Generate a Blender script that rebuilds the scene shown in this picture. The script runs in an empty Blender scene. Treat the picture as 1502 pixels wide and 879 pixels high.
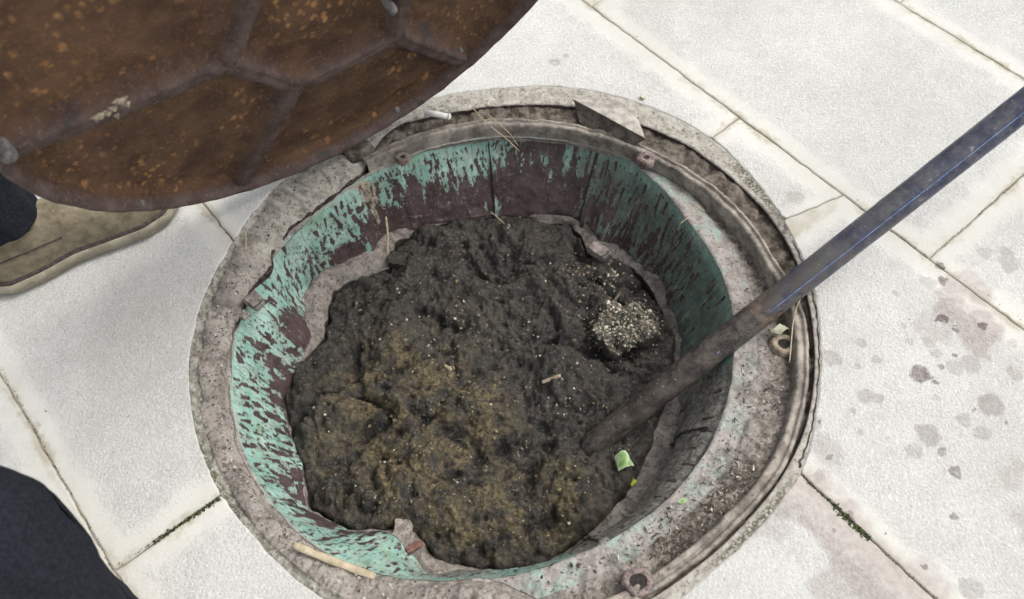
import bpy, math, random
import numpy as np
from mathutils import Vector, Matrix
random.seed(7); RNG = np.random.default_rng(7)
S = bpy.context.scene; COL = S.collection
# ------------------------------------------------------------------ camera, sky, sun, exposure
FPX, PITCH, ROLL, CAMH = 1250.0, 59.0, -3.0, 1.0
_p = math.radians(PITCH); _a = math.radians(ROLL)
FW = np.array([0, math.cos(_p), -math.sin(_p)]); _r = np.array([1., 0, 0]); _u = np.cross(_r, FW)
RT = math.cos(_a)*_r + math.sin(_a)*_u; UP = -math.sin(_a)*_r + math.cos(_a)*_u
CAM = np.array([0, 0, CAMH])
cd = bpy.data.cameras.new('camera'); cam = bpy.data.objects.new('camera', cd); COL.objects.link(cam)
cam.matrix_world = Matrix([[RT[0], UP[0], -FW[0], 0], [RT[1], UP[1], -FW[1], 0], [RT[2], UP[2], -FW[2], CAMH], [0, 0, 0, 1]])
cd.lens = 36*FPX/1502; cd.sensor_width = 36; cd.clip_start = .02; cd.clip_end = 500
cd.dof.use_dof = True; cd.dof.focus_distance = 1.2; cd.dof.aperture_fstop = 4.2
S.camera = cam
w = bpy.data.worlds.new('World'); S.world = w; w.use_nodes = True
SUN_EL, SUN_AZ = math.radians(56), math.radians(12)       # azimuth measured from +X towards +Y
nt = w.node_tree; bg = nt.nodes['Background']
sky = nt.nodes.new('ShaderNodeTexSky'); sky.sky_type = 'NISHITA'; sky.sun_disc = False
sky.sun_elevation = SUN_EL; sky.sun_rotation = math.pi/2-SUN_AZ; sky.dust_density = 4; sky.air_density = 1.2
hs = nt.nodes.new('ShaderNodeHueSaturation'); hs.inputs['Saturation'].default_value = .22
nt.links.new(sky.outputs[0], hs.inputs['Color']); nt.links.new(hs.outputs[0], bg.inputs[0]); bg.inputs[1].default_value = .15
ld = bpy.data.lights.new('sun', 'SUN'); ld.energy = 1.5; ld.angle = math.radians(35); ld.color = (1, .965, .915)
lo = bpy.data.objects.new('sun', ld); COL.objects.link(lo)
sd = Vector((math.cos(SUN_EL)*math.cos(SUN_AZ), math.cos(SUN_EL)*math.sin(SUN_AZ), math.sin(SUN_EL)))
lo.rotation_euler = sd.to_track_quat('Z', 'Y').to_euler()
S.view_settings.view_transform = 'Standard'; S.view_settings.look = 'None'; S.view_settings.gamma = 1
S.view_settings.exposure = .35
S.render.engine = 'CYCLES'

# ------------------------------------------------------------------ numeric helpers
def at(px, py, z=0.0):
    d = FW + (px-751)/FPX*RT - (py-439.5)/FPX*UP
    return CAM + d*((z-CAMH)/d[2])
def atd(px, py, t):
    return CAM + (FW + (px-751)/FPX*RT - (py-439.5)/FPX*UP)*t
CX, CY = -.0095, .5844
def hsh(a, b, c, s):
    h = (a*374761393 + b*668265263 + c*2147483647 + s*974634777) & 0xffffffff
    h = ((h ^ (h >> 13))*1274126177) & 0xffffffff
    h = ((h ^ (h >> 16))*2246822519) & 0xffffffff
    return ((h ^ (h >> 15)) & 0xffffff)/float(0xffffff)
def vn(x, y, z=0.0, s=0):
    x, y, z = np.broadcast_arrays(np.asarray(x, float), y, z)
    xi = np.floor(x).astype(np.int64); yi = np.floor(y).astype(np.int64); zi = np.floor(z).astype(np.int64)
    fx = x-xi; fy = y-yi; fz = z-zi
    fx = fx*fx*(3-2*fx); fy = fy*fy*(3-2*fy); fz = fz*fz*(3-2*fz); o = 0
    for i in (0, 1):
        for j in (0, 1):
            for k in (0, 1):
                o = o + hsh(xi+i, yi+j, zi+k, s)*(fx if i else 1-fx)*(fy if j else 1-fy)*(fz if k else 1-fz)
    return o*2-1
def fbm(x, y, z=0.0, n=4, s=0, g=.5):
    o = 0; a = 1
    for i in range(n):
        o = o + a*vn(x*2**i+i*17.3, y*2**i-i*9.1, np.asarray(z)*2**i, s+i); a *= g
    return o
def worley(x, y, s=0):
    x = np.asarray(x, float); y = np.asarray(y, float)
    xi = np.floor(x).astype(np.int64); yi = np.floor(y).astype(np.int64); f1 = np.full(x.shape, 9.); f2 = f1.copy(); idv = np.zeros(x.shape)
    for i in (-1, 0, 1):
        for j in (-1, 0, 1):
            qx = xi+i+hsh(xi+i, yi+j, 0*xi, s); qy = yi+j+hsh(xi+i, yi+j, 0*xi+1, s)
            d = np.hypot(x-qx, y-qy); m = d < f1
            f2 = np.where(m, f1, np.minimum(f2, d)); idv = np.where(m, hsh(xi+i, yi+j, 0*xi+2, s), idv); f1 = np.where(m, d, f1)
    return f1, f2, idv
def ptab(pairs):
    a = np.array(sorted(pairs), float); t = np.r_[a[:, 0]-360, a[:, 0], a[:, 0]+360]; v = np.tile(a[:, 1], 3)
    g = np.arange(-360, 720, 1.0); y = np.interp(g, t, v)
    k = np.hanning(11); k /= k.sum(); y2 = np.convolve(y, k, 'same')
    return lambda deg: np.interp(np.mod(deg, 360), g, y2)
def pix_tab(pts, z):
    o = []
    for x, y in pts:
        p = at(x, y, z); o.append((math.degrees(math.atan2(p[1]-CY, p[0]-CX)) % 360, math.hypot(p[0]-CX, p[1]-CY)))
    return o
def sst(x, a, b):
    t = np.clip((x-a)/(b-a), 0, 1); return t*t*(3-2*t)

# ------------------------------------------------------------------ object helpers
def finish(ob, parent=None, mat=None, smooth=True, **props):
    COL.objects.link(ob)
    if parent is not None: ob.parent = parent
    if mat is not None and ob.data and not ob.data.materials: ob.data.materials.append(mat)
    for k, v in props.items(): ob[k] = v
    return ob
def mesh_np(name, V, F, attrs=None, smooth=True):
    """V (n,3), F (m,4) or (m,3) arrays"""
    me = bpy.data.meshes.new(name); V = np.asarray(V, np.float32); F = np.asarray(F, np.int32); k = F.shape[1]
    me.vertices.add(len(V)); me.vertices.foreach_set('co', V.ravel())
    me.loops.add(F.size); me.loops.foreach_set('vertex_index', F.ravel())
    me.polygons.add(len(F)); me.polygons.foreach_set('loop_start', np.arange(len(F), dtype=np.int32)*k)
    me.polygons.foreach_set('use_smooth', np.full(len(F), smooth))
    me.update(calc_edges=True)
    for an, av in (attrs or {}).items():
        at_ = me.attributes.new(an, 'FLOAT', 'POINT'); at_.data.foreach_set('value', np.asarray(av, np.float32).ravel())
    return me
def grid_faces(ni, nj, wrap=False):
    I, J = np.meshgrid(np.arange(ni if wrap else ni-1), np.arange(nj-1), indexing='ij')
    i2 = (I+1) % ni
    return np.stack([I*nj+J, i2*nj+J, i2*nj+J+1, I*nj+J+1], -1).reshape(-1, 4)
def empty(name, loc, label=None, cat=None, group=None, kind=None, rot=(0, 0, 0)):
    o = bpy.data.objects.new(name, None); o.empty_display_size = .05; COL.objects.link(o); o.location = loc; o.rotation_euler = rot
    if label: o['label'] = label
    if cat: o['category'] = cat
    if group: o['group'] = group
    if kind: o['kind'] = kind
    return o
def obj(name, V, F, mat, parent=None, attrs=None, smooth=True, **props):
    return finish(bpy.data.objects.new(name, mesh_np(name, V, F, attrs, smooth)), parent, mat, **props)
def tube(path, radii, n=16, caps=True, flat=1.0, upv=None):
    P = np.asarray(path, float); R = np.broadcast_to(np.asarray(radii, float), (len(P),)); T = np.gradient(P, axis=0)
    T /= np.linalg.norm(T, axis=1)[:, None]+1e-12; V = []
    ref = np.array(upv if upv is not None else ([0, 0, 1.] if abs(T[0][2]) < .9 else [1., 0, 0]))
    for p, t, r in zip(P, T, R):
        a = np.cross(t, ref); a /= np.linalg.norm(a)+1e-12; b = np.cross(a, t)
        for k in range(n):
            c = 2*math.pi*k/n; V.append(p + r*math.cos(c)*a + flat*r*math.sin(c)*b)
    m = len(P); F = []
    for i in range(m-1):
        for k in range(n):
            F.append((i*n+k, i*n+(k+1) % n, (i+1)*n+(k+1) % n, (i+1)*n+k))
    V = np.array(V)
    if caps:
        V = np.vstack([V, P[0], P[-1]]); c0 = len(V)-2
        for k in range(n):
            F.append((c0, (k+1) % n, k, k)); F.append((c0+1, (m-1)*n+k, (m-1)*n+(k+1) % n, (m-1)*n+(k+1) % n))
    return V, F
def pydata(name, V, F, mat, parent=None, smooth=True, loc=None, **props):
    me = bpy.data.meshes.new(name)
    F = [tuple(dict.fromkeys(f)) for f in F]
    me.from_pydata([tuple(map(float, v)) for v in V], [], F); me.validate()
    me.polygons.foreach_set('use_smooth', np.full(len(me.polygons), smooth)); me.update()
    o = bpy.data.objects.new(name, me)
    if loc is not None: o.location = loc
    return finish(o, parent, mat, **props)

# ------------------------------------------------------------------ material helpers
class Mt:
    def __init__(s, name, rough=.8, spec=.3):
        s.m = bpy.data.materials.new(name); s.m.use_nodes = True; s.t = s.m.node_tree; s.b = s.t.nodes['Principled BSDF']
        s.b.inputs['Roughness'].default_value = rough; s.b.inputs['Specular IOR Level'].default_value = spec
        s.geo = s.t.nodes.new('ShaderNodeNewGeometry').outputs['Position']
        s.oc = s.t.nodes.new('ShaderNodeTexCoord').outputs['Object']; s.h = None
    def put(s, sock, v):
        if isinstance(v, bpy.types.NodeSocket): s.t.links.new(v, sock)
        elif isinstance(v, (tuple, list)): sock.default_value = tuple(v) if len(v) == len(sock.default_value) else tuple(v)+(1,)
        else: sock.default_value = v
    def N(s, vec, scale, det=4, rough=.55, dist=0.0, typ='FBM'):
        n = s.t.nodes.new('ShaderNodeTexNoise'); s.put(n.inputs['Vector'], vec); n.inputs['Scale'].default_value = scale
        n.inputs['Detail'].default_value = det; n.inputs['Roughness'].default_value = rough; n.inputs['Distortion'].default_value = dist
        return n.outputs['Fac']
    def Nc(s, vec, scale, det=3):
        n = s.t.nodes.new('ShaderNodeTexNoise'); s.put(n.inputs['Vector'], vec); n.inputs['Scale'].default_value = scale; n.inputs['Detail'].default_value = det
        return n.outputs['Color']
    def V(s, vec, scale, feat='F1', out='Distance', rand=1.0):
        n = s.t.nodes.new('ShaderNodeTexVoronoi'); n.feature = feat; s.put(n.inputs['Vector'], vec); n.inputs['Scale'].default_value = scale
        n.inputs['Randomness'].default_value = rand
        return n.outputs[out]
    def mt(s, op, a, b=0.0, c=None, clamp=False):
        n = s.t.nodes.new('ShaderNodeMath'); n.operation = op; n.use_clamp = clamp; s.put(n.inputs[0], a); s.put(n.inputs[1], b)
        if c is not None: s.put(n.inputs[2], c)
        return n.outputs[0]
    def vm(s, op, a, b=(0, 0, 0), scale=None):
        n = s.t.nodes.new('ShaderNodeVectorMath'); n.operation = op; s.put(n.inputs[0], a)
        if scale is not None: s.put(n.inputs['Scale'], scale)
        else: s.put(n.inputs[1], b)
        return n.outputs['Value'] if op in ('LENGTH', 'DISTANCE', 'DOT_PRODUCT') else n.outputs['Vector']
    def mr(s, v, a, b, c=0.0, d=1.0, smooth=True):
        n = s.t.nodes.new('ShaderNodeMapRange'); n.interpolation_type = 'SMOOTHSTEP' if smooth else 'LINEAR'
        s.put(n.inputs[0], v)
        for i, q in enumerate((a, b, c, d)): s.put(n.inputs[1+i], q)
        return n.outputs[0]
    def mx(s, f, a, b, mode='MIX'):
        n = s.t.nodes.new('ShaderNodeMix'); n.data_type = 'RGBA'; n.blend_type = mode; n.clamp_factor = True
        s.put(n.inputs[0], f); s.put(n.inputs[6], a); s.put(n.inputs[7], b); return n.outputs[2]
    def at(s, name, typ='GEOMETRY'):
        n = s.t.nodes.new('ShaderNodeAttribute'); n.attribute_type = typ; n.attribute_name = name; return n.outputs['Fac']
    def rnd(s): return s.t.nodes.new('ShaderNodeObjectInfo').outputs['Random']
    def sep(s, v):
        n = s.t.nodes.new('ShaderNodeSeparateXYZ'); s.put(n.inputs[0], v); return n.outputs
    def bump(s, h, strength=.5, dist=.002):
        n = s.t.nodes.new('ShaderNodeBump'); s.put(n.inputs['Height'], h); n.inputs['Strength'].default_value = strength; n.inputs['Distance'].default_value = dist
        if s.h is not None: s.t.links.new(s.h, n.inputs['Normal'])
        s.h = n.outputs[0]; s.t.links.new(s.h, s.b.inputs['Normal']); return s
    def col(s, c): s.put(s.b.inputs['Base Color'], c); return s
    def rough(s, c): s.put(s.b.inputs['Roughness'], c); return s

def spot_mask(m, vec, pts, lo=.62, hi=1.12):
    """max over discs given as (x, y, radius, strength)"""
    o = None
    for x, y, r, k in pts:
        d = m.vm('DISTANCE', vec, (x, y, 0.0)); q = m.mr(d, r*lo, r*hi, k, 0.0)
        o = q if o is None else m.mt('MAXIMUM', o, q)
    return o

# --- granite
def slab_material():
    m = Mt('white_granite', .75, .35); P = m.geo; O = m.oc
    x, y, _ = m.sep(O)[:3]
    e = m.mt('MINIMUM', m.mt('SUBTRACT', m.at('half_x', 'OBJECT'), m.mt('ABSOLUTE', x)), m.mt('SUBTRACT', m.at('half_y', 'OBJECT'), m.mt('ABSOLUTE', y)))
    e = m.mt('ADD', e, m.mt('MULTIPLY', m.mt('SUBTRACT', m.N(P, 26, 6, .7), .5), .050))
    mid = m.mr(e, .014, .050)                       # 1 in the bush-hammered field, 0 on the smooth margin
    grain = m.N(m.vm('ADD', m.vm('MULTIPLY', P, (1, .55, 1)), m.vm('SCALE', m.Nc(P, 40), scale=.02)), 390, 4, .7); fine = m.N(P, 900, 2, .5)
    pk = m.V(m.vm('ADD', P, m.vm('SCALE', m.Nc(P, 150), scale=.004)), 260)
    big = m.N(P, 7, 4, .5); cloudy = m.N(P, 30, 4, .6)
    c = m.mx(m.mr(big, .35, .68), (.615, .608, .575), (.685, .678, .645))
    c = m.mx(m.mt('MULTIPLY', m.mr(cloudy, .42, .66), .22), c, (.47, .465, .44))
    c = m.mx(m.mt('MULTIPLY', m.mr(grain, .50, .64), m.mt('ADD', m.mt('MULTIPLY', mid, .20), .14)), c, (.37, .362, .34))
    c = m.mx(m.mt('MULTIPLY', m.mr(grain, .49, .36), m.mt('ADD', m.mt('MULTIPLY', mid, .55), .10)), c, (.80, .792, .76))
    c = m.mx(m.mt('MULTIPLY', m.mr(m.N(P, 440, 3, .6), .63, .68), m.mt('ADD', m.mt('MULTIPLY', mid, .3), .15)), c, (.16, .155, .15))
    c = m.mx(m.mt('MULTIPLY', m.mr(m.N(m.vm('ADD', P, (3, 5, 1)), 45, 5, .7), .64, .74), .45), c, (.27, .27, .26))
    # cream margin and stained joint edge
    c = m.mx(m.mt('MULTIPLY', m.mr(e, .045, .0), .45), c, (.58, .56, .48))
    c = m.mx(m.mt('MULTIPLY', m.mr(m.mt('ADD', e, m.mt('MULTIPLY', m.mt('SUBTRACT', m.N(P, 90, 5, .7), .5), .012)), .011, .001), m.mr(m.N(P, 7, 5, .7), .40, .62, .05, .85)), c, (.40, .36, .27))
    c = m.mx(m.mt('MULTIPLY', m.mr(m.N(m.vm('ADD', P, (8, 3, 1)), 3.2, 6, .65), .50, .70), .25), c, (.42, .40, .355))
    tv = m.mt('ADD', m.mt('MULTIPLY', m.rnd(), .10), .95); c = m.mx(1.0, c, m.mx(tv, (0, 0, 0), (1, 1, 1)), 'MULTIPLY')
    # splashes and damp patches where they lie on the stones
    def G(l, s=1.0): return [(at(a, b)[0], at(a, b)[1], r*(.86 if s > 1 else 1)/1130.0, k*s) for a, b, r, k in l]
    q = lambda X, Y, r, k: (1100+X/2.003, 440+Y/2.003, r/2.0, k)
    q2 = lambda X, Y, r, k: (1100+X/2.0, Y/2.0, r/2.0, k)
    dark = [q(565, 57, 19, .95), q(607, 85, 12, .8), q(686, 76, 13, .9), q(601, 160, 8, .9), q(560, 197, 12, .7), q(503, 220, 30, .85), q(541, 240, 10, .7),
            q(566, 443, 14, .6), q(605, 505, 19, .7), q(600, 635, 14, .7), q(752, 360, 8, .6), q(655, 320, 8, .6), q(235, 463, 12, .6), q(205, 360, 7, .9),
            q2(555, 780, 17, .9), q2(565, 822, 21, .9), q(513, 783, 10, .8), q(250, 680, 10, .5), (1163, 560, 4, .8), (1245, 760, 9, .6)]
    pale = [q(345, 283, 34, .5), q(377, 292, 20, .55), q(240, 172, 38, .5), q(328, 127, 24, .5), q(370, 176, 22, .5), q(317, 194, 18, .45), q(302, 326, 12, .5), q(328, 392, 16, .45),
            q(520, 395, 40, .6), q(487, 445, 34, .45), q(708, 310, 50, .65), q(630, 352, 28, .5), q(683, 388, 30, .45), q(545, 158, 26, .4), q(645, 190, 40, .45), q(600, 200, 30, .4),
            q(775, 215, 26, .45), q(450, 75, 15, .4), q(465, 128, 14, .35), q(205, 520, 22, .5), q(525, 125, 24, .4), q2(690, 745, 30, .35), q2(755, 742, 26, .45), q2(757, 790, 24, .5), q2(425, 862, 18, .45), q2(520, 828, 34, .35),
            q(545, 292, 16, .3), q(770, 125, 20, .3), q(650, 850, 40, .4), (813, 92, 14, .5), (828, 82, 9, .5), (1165, 290, 18, .4), (1480, 385, 20, .35)]
    wet = [q(590, 30, 62, .8), q(665, 85, 70, .8), q(690, 130, 50, .75), q(520, 70, 50, .4), q(600, -30, 50, .7), q2(610, 850, 55, .55), q2(650, 830, 45, .5), q2(690, 870, 60, .6), (1185, 715, 34, .8), (1160, 735, 36, .7), (1215, 760, 45, .8), (1250, 800, 50, .8),
           (1290, 838, 55, .8), (1325, 875, 55, .8), (1225, 850, 40, .55), (1340, 860, 40, .6), (1130, 770, 30, .4), (1490, 690, 26, .4), (1500, 770, 34, .45), (1215, 660, 30, .45), (1190, 620, 16, .5), (1400, 470, 26, .4)]
    wp = m.vm('ADD', P, m.vm('SCALE', m.vm('SUBTRACT', m.Nc(P, 55, 5), (.5, .5, .5)), scale=.018))
    wp2 = m.vm('ADD', P, m.vm('SCALE', m.vm('SUBTRACT', m.Nc(P, 22, 6), (.5, .5, .5)), scale=.075))
    var = m.mr(m.N(P, 140, 5, .65), .30, .70, .6, 1.0)
    c = m.mx(m.mt('MULTIPLY', spot_mask(m, wp2, G(wet)), m.mr(m.N(P, 120, 5, .7), .3, .7, .5, .95)), c, (.335, .275, .255))
    c = m.mx(m.mt('MULTIPLY', spot_mask(m, wp, G(pale, 1.15), .74, 1.04), var), c, (.30, .262, .245))
    dm = m.mt('MULTIPLY', spot_mask(m, m.vm('ADD', wp, m.vm('SCALE', m.vm('SUBTRACT', m.Nc(P, 190, 3), (.5, .5, .5)), scale=.007)), G(dark), .78, 1.02), var)
    c = m.mx(dm, c, (.115, .075, .078))
    m.rough(m.mr(dm, 0, 1, .78, .45)).col(c)
    ridg = m.N(m.vm('ADD', P, m.vm('SCALE', m.Nc(P, 60), scale=.006)), 430, 5, .7)
    m.bump(m.mt('MULTIPLY', m.mt('ADD', ridg, m.mt('MULTIPLY', pk, .35)), m.mr(mid, 0, 1, .2, 1)), 1.0, .0024)
    m.bump(fine, .25, .0006); return m.m
# --- joint bed
def bed_material():
    m = Mt('joint_mortar', .95, .1); P = m.geo
    c = m.mx(m.mr(m.N(P, 60, 5, .6), .35, .65), (.26, .225, .17), (.50, .46, .37))
    mo = [(*at(a, b)[:2], r/1130, k) for a, b, r, k in ((1255, 770, 34, 1), (1210, 725, 20, .9), (240, 780, 45, .8), (310, 735, 22, .95), (1275, 790, 30, .9), (200, 805, 20, .5), (1350, 860, 30, .6))]
    wp = m.vm('ADD', P, m.vm('SCALE', m.vm('SUBTRACT', m.Nc(P, 40, 4), (.5, .5, .5)), scale=.03))
    c = m.mx(spot_mask(m, wp, mo), c, m.mx(m.mr(m.N(P, 300, 4, .6), .4, .6), (.02, .022, .012), (.065, .075, .03)))
    m.col(c).bump(m.N(P, 400, 5, .6), .8, .002); return m.m
# --- rubble cement of the collar
def cement_material():
    m = Mt('rubble_cement', .92, .15); P = m.geo
    c = m.mx(m.mr(m.N(P, 26, 5, .65), .32, .68), (.25, .224, .20), (.445, .408, .365))
    c = m.mx(m.mr(m.at('moss'), .1, .95), c, m.mx(m.mr(m.N(P, 90, 5, .65), .35, .62), (.20, .195, .155), (.42, .41, .36)))
    c = m.mx(m.mr(m.at('pale'), .1, .9), c, m.mx(m.mr(m.N(P, 70, 5, .65), .3, .65), (.34, .31, .26), (.52, .495, .44)))
    c = m.mx(m.mt('MULTIPLY', m.mr(m.N(P, 190, 5, .7), .53, .66), .75), c, (.10, .075, .068))
    c = m.mx(m.mt('MULTIPLY', m.mr(m.N(m.vm('ADD', P, (6, 1, 9)), 75, 6, .72), .53, .62), m.mr(m.at('pale'), 0, 1, .8, .25)), c, (.135, .105, .098))
    c = m.mx(m.mt('MULTIPLY', m.mr(m.N(m.vm('ADD', P, (1, 2, 3)), 260, 4, .6), .62, .68), .8), c, (.55, .53, .48))
    c = m.mx(m.mr(m.at('dark'), .3, .7), c, m.mx(m.mr(m.N(P, 150, 4, .6), .4, .6), (.035, .024, .022), (.10, .075, .068)))
    c = m.mx(m.mt('MULTIPLY', m.mr(m.at('green'), .3, .8), m.mr(m.N(P, 300, 4, .6), .42, .56, 0, .8)), c, (.07, .075, .035))
    m.col(c).bump(m.N(P, 170, 6, .7), .9, .004); return m.m
# --- rusty cast iron / mud in the frame
def iron_material():
    m = Mt('muddy_iron', .75, .3); P = m.geo
    c = m.mx(m.mr(m.N(P, 38, 5, .65), .35, .68), (.17, .148, .128), (.42, .38, .325))
    c = m.mx(m.mt('MULTIPLY', m.mr(m.N(P, 120, 5, .7), .55, .68), .7), c, (.36, .31, .25))
    c = m.mx(m.mt('MULTIPLY', m.mr(m.N(P, 210, 5, .7), .57, .67), .7), c, (.045, .034, .03))
    c = m.mx(m.mt('MULTIPLY', m.mr(m.N(P, 60, 3, .5), .62, .72), .4), c, (.16, .075, .04))
    m.col(c).bump(m.N(P, 240, 6, .7), .8, .002); return m.m
def soil_material():
    m = Mt('packed_soil', .95, .1); P = m.geo
    c = m.mx(m.mr(m.N(P, 60, 5, .65), .35, .65), (.075, .064, .053), (.26, .225, .185))
    c = m.mx(m.mt('MULTIPLY', m.mr(m.N(P, 230, 5, .7), .58, .68), .8), c, (.30, .26, .21))
    m.col(c).bump(m.N(P, 200, 6, .7), 1, .005); return m.m
def seat_material():
    m = Mt('mud_on_ledge', .9, .2); P = m.geo
    c = m.mx(m.mr(m.N(P, 45, 5, .65), .30, .66), (.215, .198, .178), (.40, .362, .335))
    teal = m.mt('MULTIPLY', m.mr(m.at('teal'), .1, .9), m.mr(m.N(P, 30, 5, .65), .44, .64, 0, .8))
    c = m.mx(teal, c, m.mx(m.N(P, 90, 4, .6), (.27, .43, .37), (.42, .47, .425)))
    c = m.mx(m.mr(m.at('dirt'), .05, .95, 0, .9), c, m.mx(m.mr(m.N(P, 95, 5, .7), .38, .62), (.075, .064, .052), (.32, .285, .24)))
    c = m.mx(m.mt('MULTIPLY', m.mr(m.N(m.vm('MULTIPLY', P, (1, 1.4, 1)), 210, 4, .65), .585, .64), .85), c, (.05, .04, .036))
    c = m.mx(m.mt('MULTIPLY', m.mr(m.N(m.vm('ADD', P, (7, 2, 3)), 240, 4, .6), .61, .67), .8), c, (.55, .52, .46))
    m.col(c).bump(m.N(P, 130, 6, .68), .9, .003); return m.m
# --- teal lining with brown runs
def lining_material():
    m = Mt('painted_lining', .55, .4); P = m.geo
    c = m.mx(m.mr(m.N(P, 22, 5, .6), .32, .68), (.205, .42, .35), (.39, .59, .51))
    c = m.mx(m.mt('MULTIPLY', m.mr(m.N(P, 45, 6, .7), .46, .64), .8), c, (.36, .42, .37))
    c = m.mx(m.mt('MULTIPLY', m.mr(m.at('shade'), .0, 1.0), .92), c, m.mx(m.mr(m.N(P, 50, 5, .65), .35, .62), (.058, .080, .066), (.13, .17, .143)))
    c = m.mx(m.mt('MULTIPLY', m.mr(m.N(m.vm('ADD', P, (4, 4, 4)), 16, 4, .6), .60, .70), .45), c, (.22, .36, .17))
    gr = m.mt('ADD', m.at('grey'), m.mt('MULTIPLY', m.mt('SUBTRACT', m.N(P, 60, 5, .7), .5), 1.3))
    c = m.mx(m.mr(gr, .35, .75), c, m.mx(m.mr(m.N(P, 130, 5, .7), .35, .65), (.11, .10, .09), (.34, .325, .29)))
    tn = m.mt('ADD', m.at('tan'), m.mt('MULTIPLY', m.mt('SUBTRACT', m.N(P, 50, 5, .7), .5), 1.6))
    c = m.mx(m.mr(tn, .45, .6), c, m.mx(m.mr(m.N(P, 120, 4, .6), .3, .7), (.26, .20, .15), (.50, .42, .32)))
    cv = m.t.nodes.new('ShaderNodeCombineXYZ'); m.put(cv.inputs[0], m.at('su')); m.put(cv.inputs[1], m.mt('MULTIPLY', m.at('sv'), .16)); sv = cv.outputs[0]
    c = m.mx(m.mt('MULTIPLY', m.mr(m.N(sv, 170, 5, .7), .50, .64), .55), c, (.10, .115, .095))
    c = m.mx(m.mt('MULTIPLY', m.mr(m.N(m.vm('ADD', sv, (3, 3, 3)), 110, 5, .7), .54, .66), .5), c, (.46, .53, .47))
    c = m.mx(m.mt('MULTIPLY', m.mr(m.N(P, 330, 3, .6), .60, .66), .75), c, (.09, .07, .062))
    ns = m.mt('MULTIPLY', m.mt('SUBTRACT', m.N(P, 260, 4, .65), .5), .55)
    d = m.mt('ADD', m.at('drip'), ns); dm = m.mr(d, -.03, .10)
    br = m.mx(m.mr(m.N(P, 40, 5, .65), .35, .65), (.050, .031, .030), (.092, .062, .062))
    br = m.mx(m.mt('MULTIPLY', m.mr(m.N(sv, 210, 5, .7), .54, .66), .45), br, (.16, .135, .125))
    br = m.mx(m.mt('MULTIPLY', m.mr(m.N(m.vm('ADD', P, (9, 1, 2)), 100, 6, .75), .56, .68), m.mr(m.at('dust'), 0, 1, .12, .85)), br, (.26, .24, .22))
    c = m.mx(m.mr(m.mt('ADD', d, m.mt('MULTIPLY', m.mt('SUBTRACT', m.N(P, 90, 5, .7), .5), .5)), -.45, .02, 0, .42), c, (.15, .15, .125))
    c = m.mx(dm, c, br)
    c = m.mx(m.mt('MULTIPLY', m.mr(m.at('seam'), .35, .75), .92), c, (.022, .02, .018))
    c = m.mx(m.mt('MULTIPLY', m.mr(m.N(P, 420, 2, .5), .66, .72), .6), c, (.5, .48, .44))
    m.col(c).rough(m.mr(dm, 0, 1, .62, .5)).bump(m.N(P, 150, 5, .65), .35, .002).bump(dm, .25, .0008); return m.m
def ledge_material():
    m = Mt('grey_concrete', .9, .2); P = m.geo
    c = m.mx(m.mr(m.N(P, 60, 5, .65), .3, .68), (.19, .165, .145), (.37, .335, .30))
    c = m.mx(m.mt('MULTIPLY', m.mr(m.N(P, 230, 5, .7), .54, .64), .85), c, (.075, .06, .05))
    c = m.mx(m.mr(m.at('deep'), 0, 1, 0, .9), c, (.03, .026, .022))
    m.col(c).bump(m.N(P, 220, 6, .7), 1, .0035); return m.m
def muck_material():
    m = Mt('wet_muck', .6, .5); P = m.geo
    c = m.mx(m.mr(m.N(P, 70, 6, .7), .32, .68), (.023, .021, .019), (.088, .080, .068))
    oc = m.mt('MULTIPLY', m.mr(m.at('ochre'), .0, 1.0), m.mr(m.N(P, 26, 6, .72), .40, .60))
    c = m.mx(m.mt('MULTIPLY', oc, .85), c, m.mx(m.mr(m.N(P, 160, 5, .7), .36, .64), (.060, .045, .020), (.29, .225, .115)))
    c = m.mx(m.mt('MULTIPLY', m.mr(m.N(m.vm('ADD', P, (2, 7, 1)), 240, 5, .75), .56, .66), .8), c, (.19, .17, .14))
    c = m.mx(m.mt('MULTIPLY', m.mr(m.N(m.vm('ADD', P, (5, 3, 8)), 330, 3, .6), .64, .70), .9), c, (.42, .38, .28))
    c = m.mx(m.mt('MULTIPLY', m.at('clod'), m.mr(m.N(P, 170, 5, .7), .40, .62, .1, .9)), c, (.24, .215, .175))
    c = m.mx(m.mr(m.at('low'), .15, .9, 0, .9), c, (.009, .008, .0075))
    m.col(c).rough(m.mr(m.N(P, 26, 4, .6), .38, .62, .26, .68))
    m.bump(m.N(P, 130, 8, .76), 1, .0038).bump(m.N(P, 520, 4, .7), .7, .0012); return m.m
def simple(name, c1, c2, scale=200, rough=.8, bump=.4, spec=.3, det=5, speck=None, dist=.001, obj_space=False):
    m = Mt(name, rough, spec); P = m.oc if obj_space else m.geo
    c = m.mx(m.mr(m.N(P, scale, det, .65), .35, .65), c1, c2)
    if speck: c = m.mx(m.mt('MULTIPLY', m.mr(m.N(P, speck[0], 4, .65), speck[1], speck[1]+.07), speck[3] if len(speck) > 3 else .9), c, speck[2])
    m.col(c)
    if bump: m.bump(m.N(P, scale*2, 5, .65), bump, dist)
    return m.m
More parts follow.
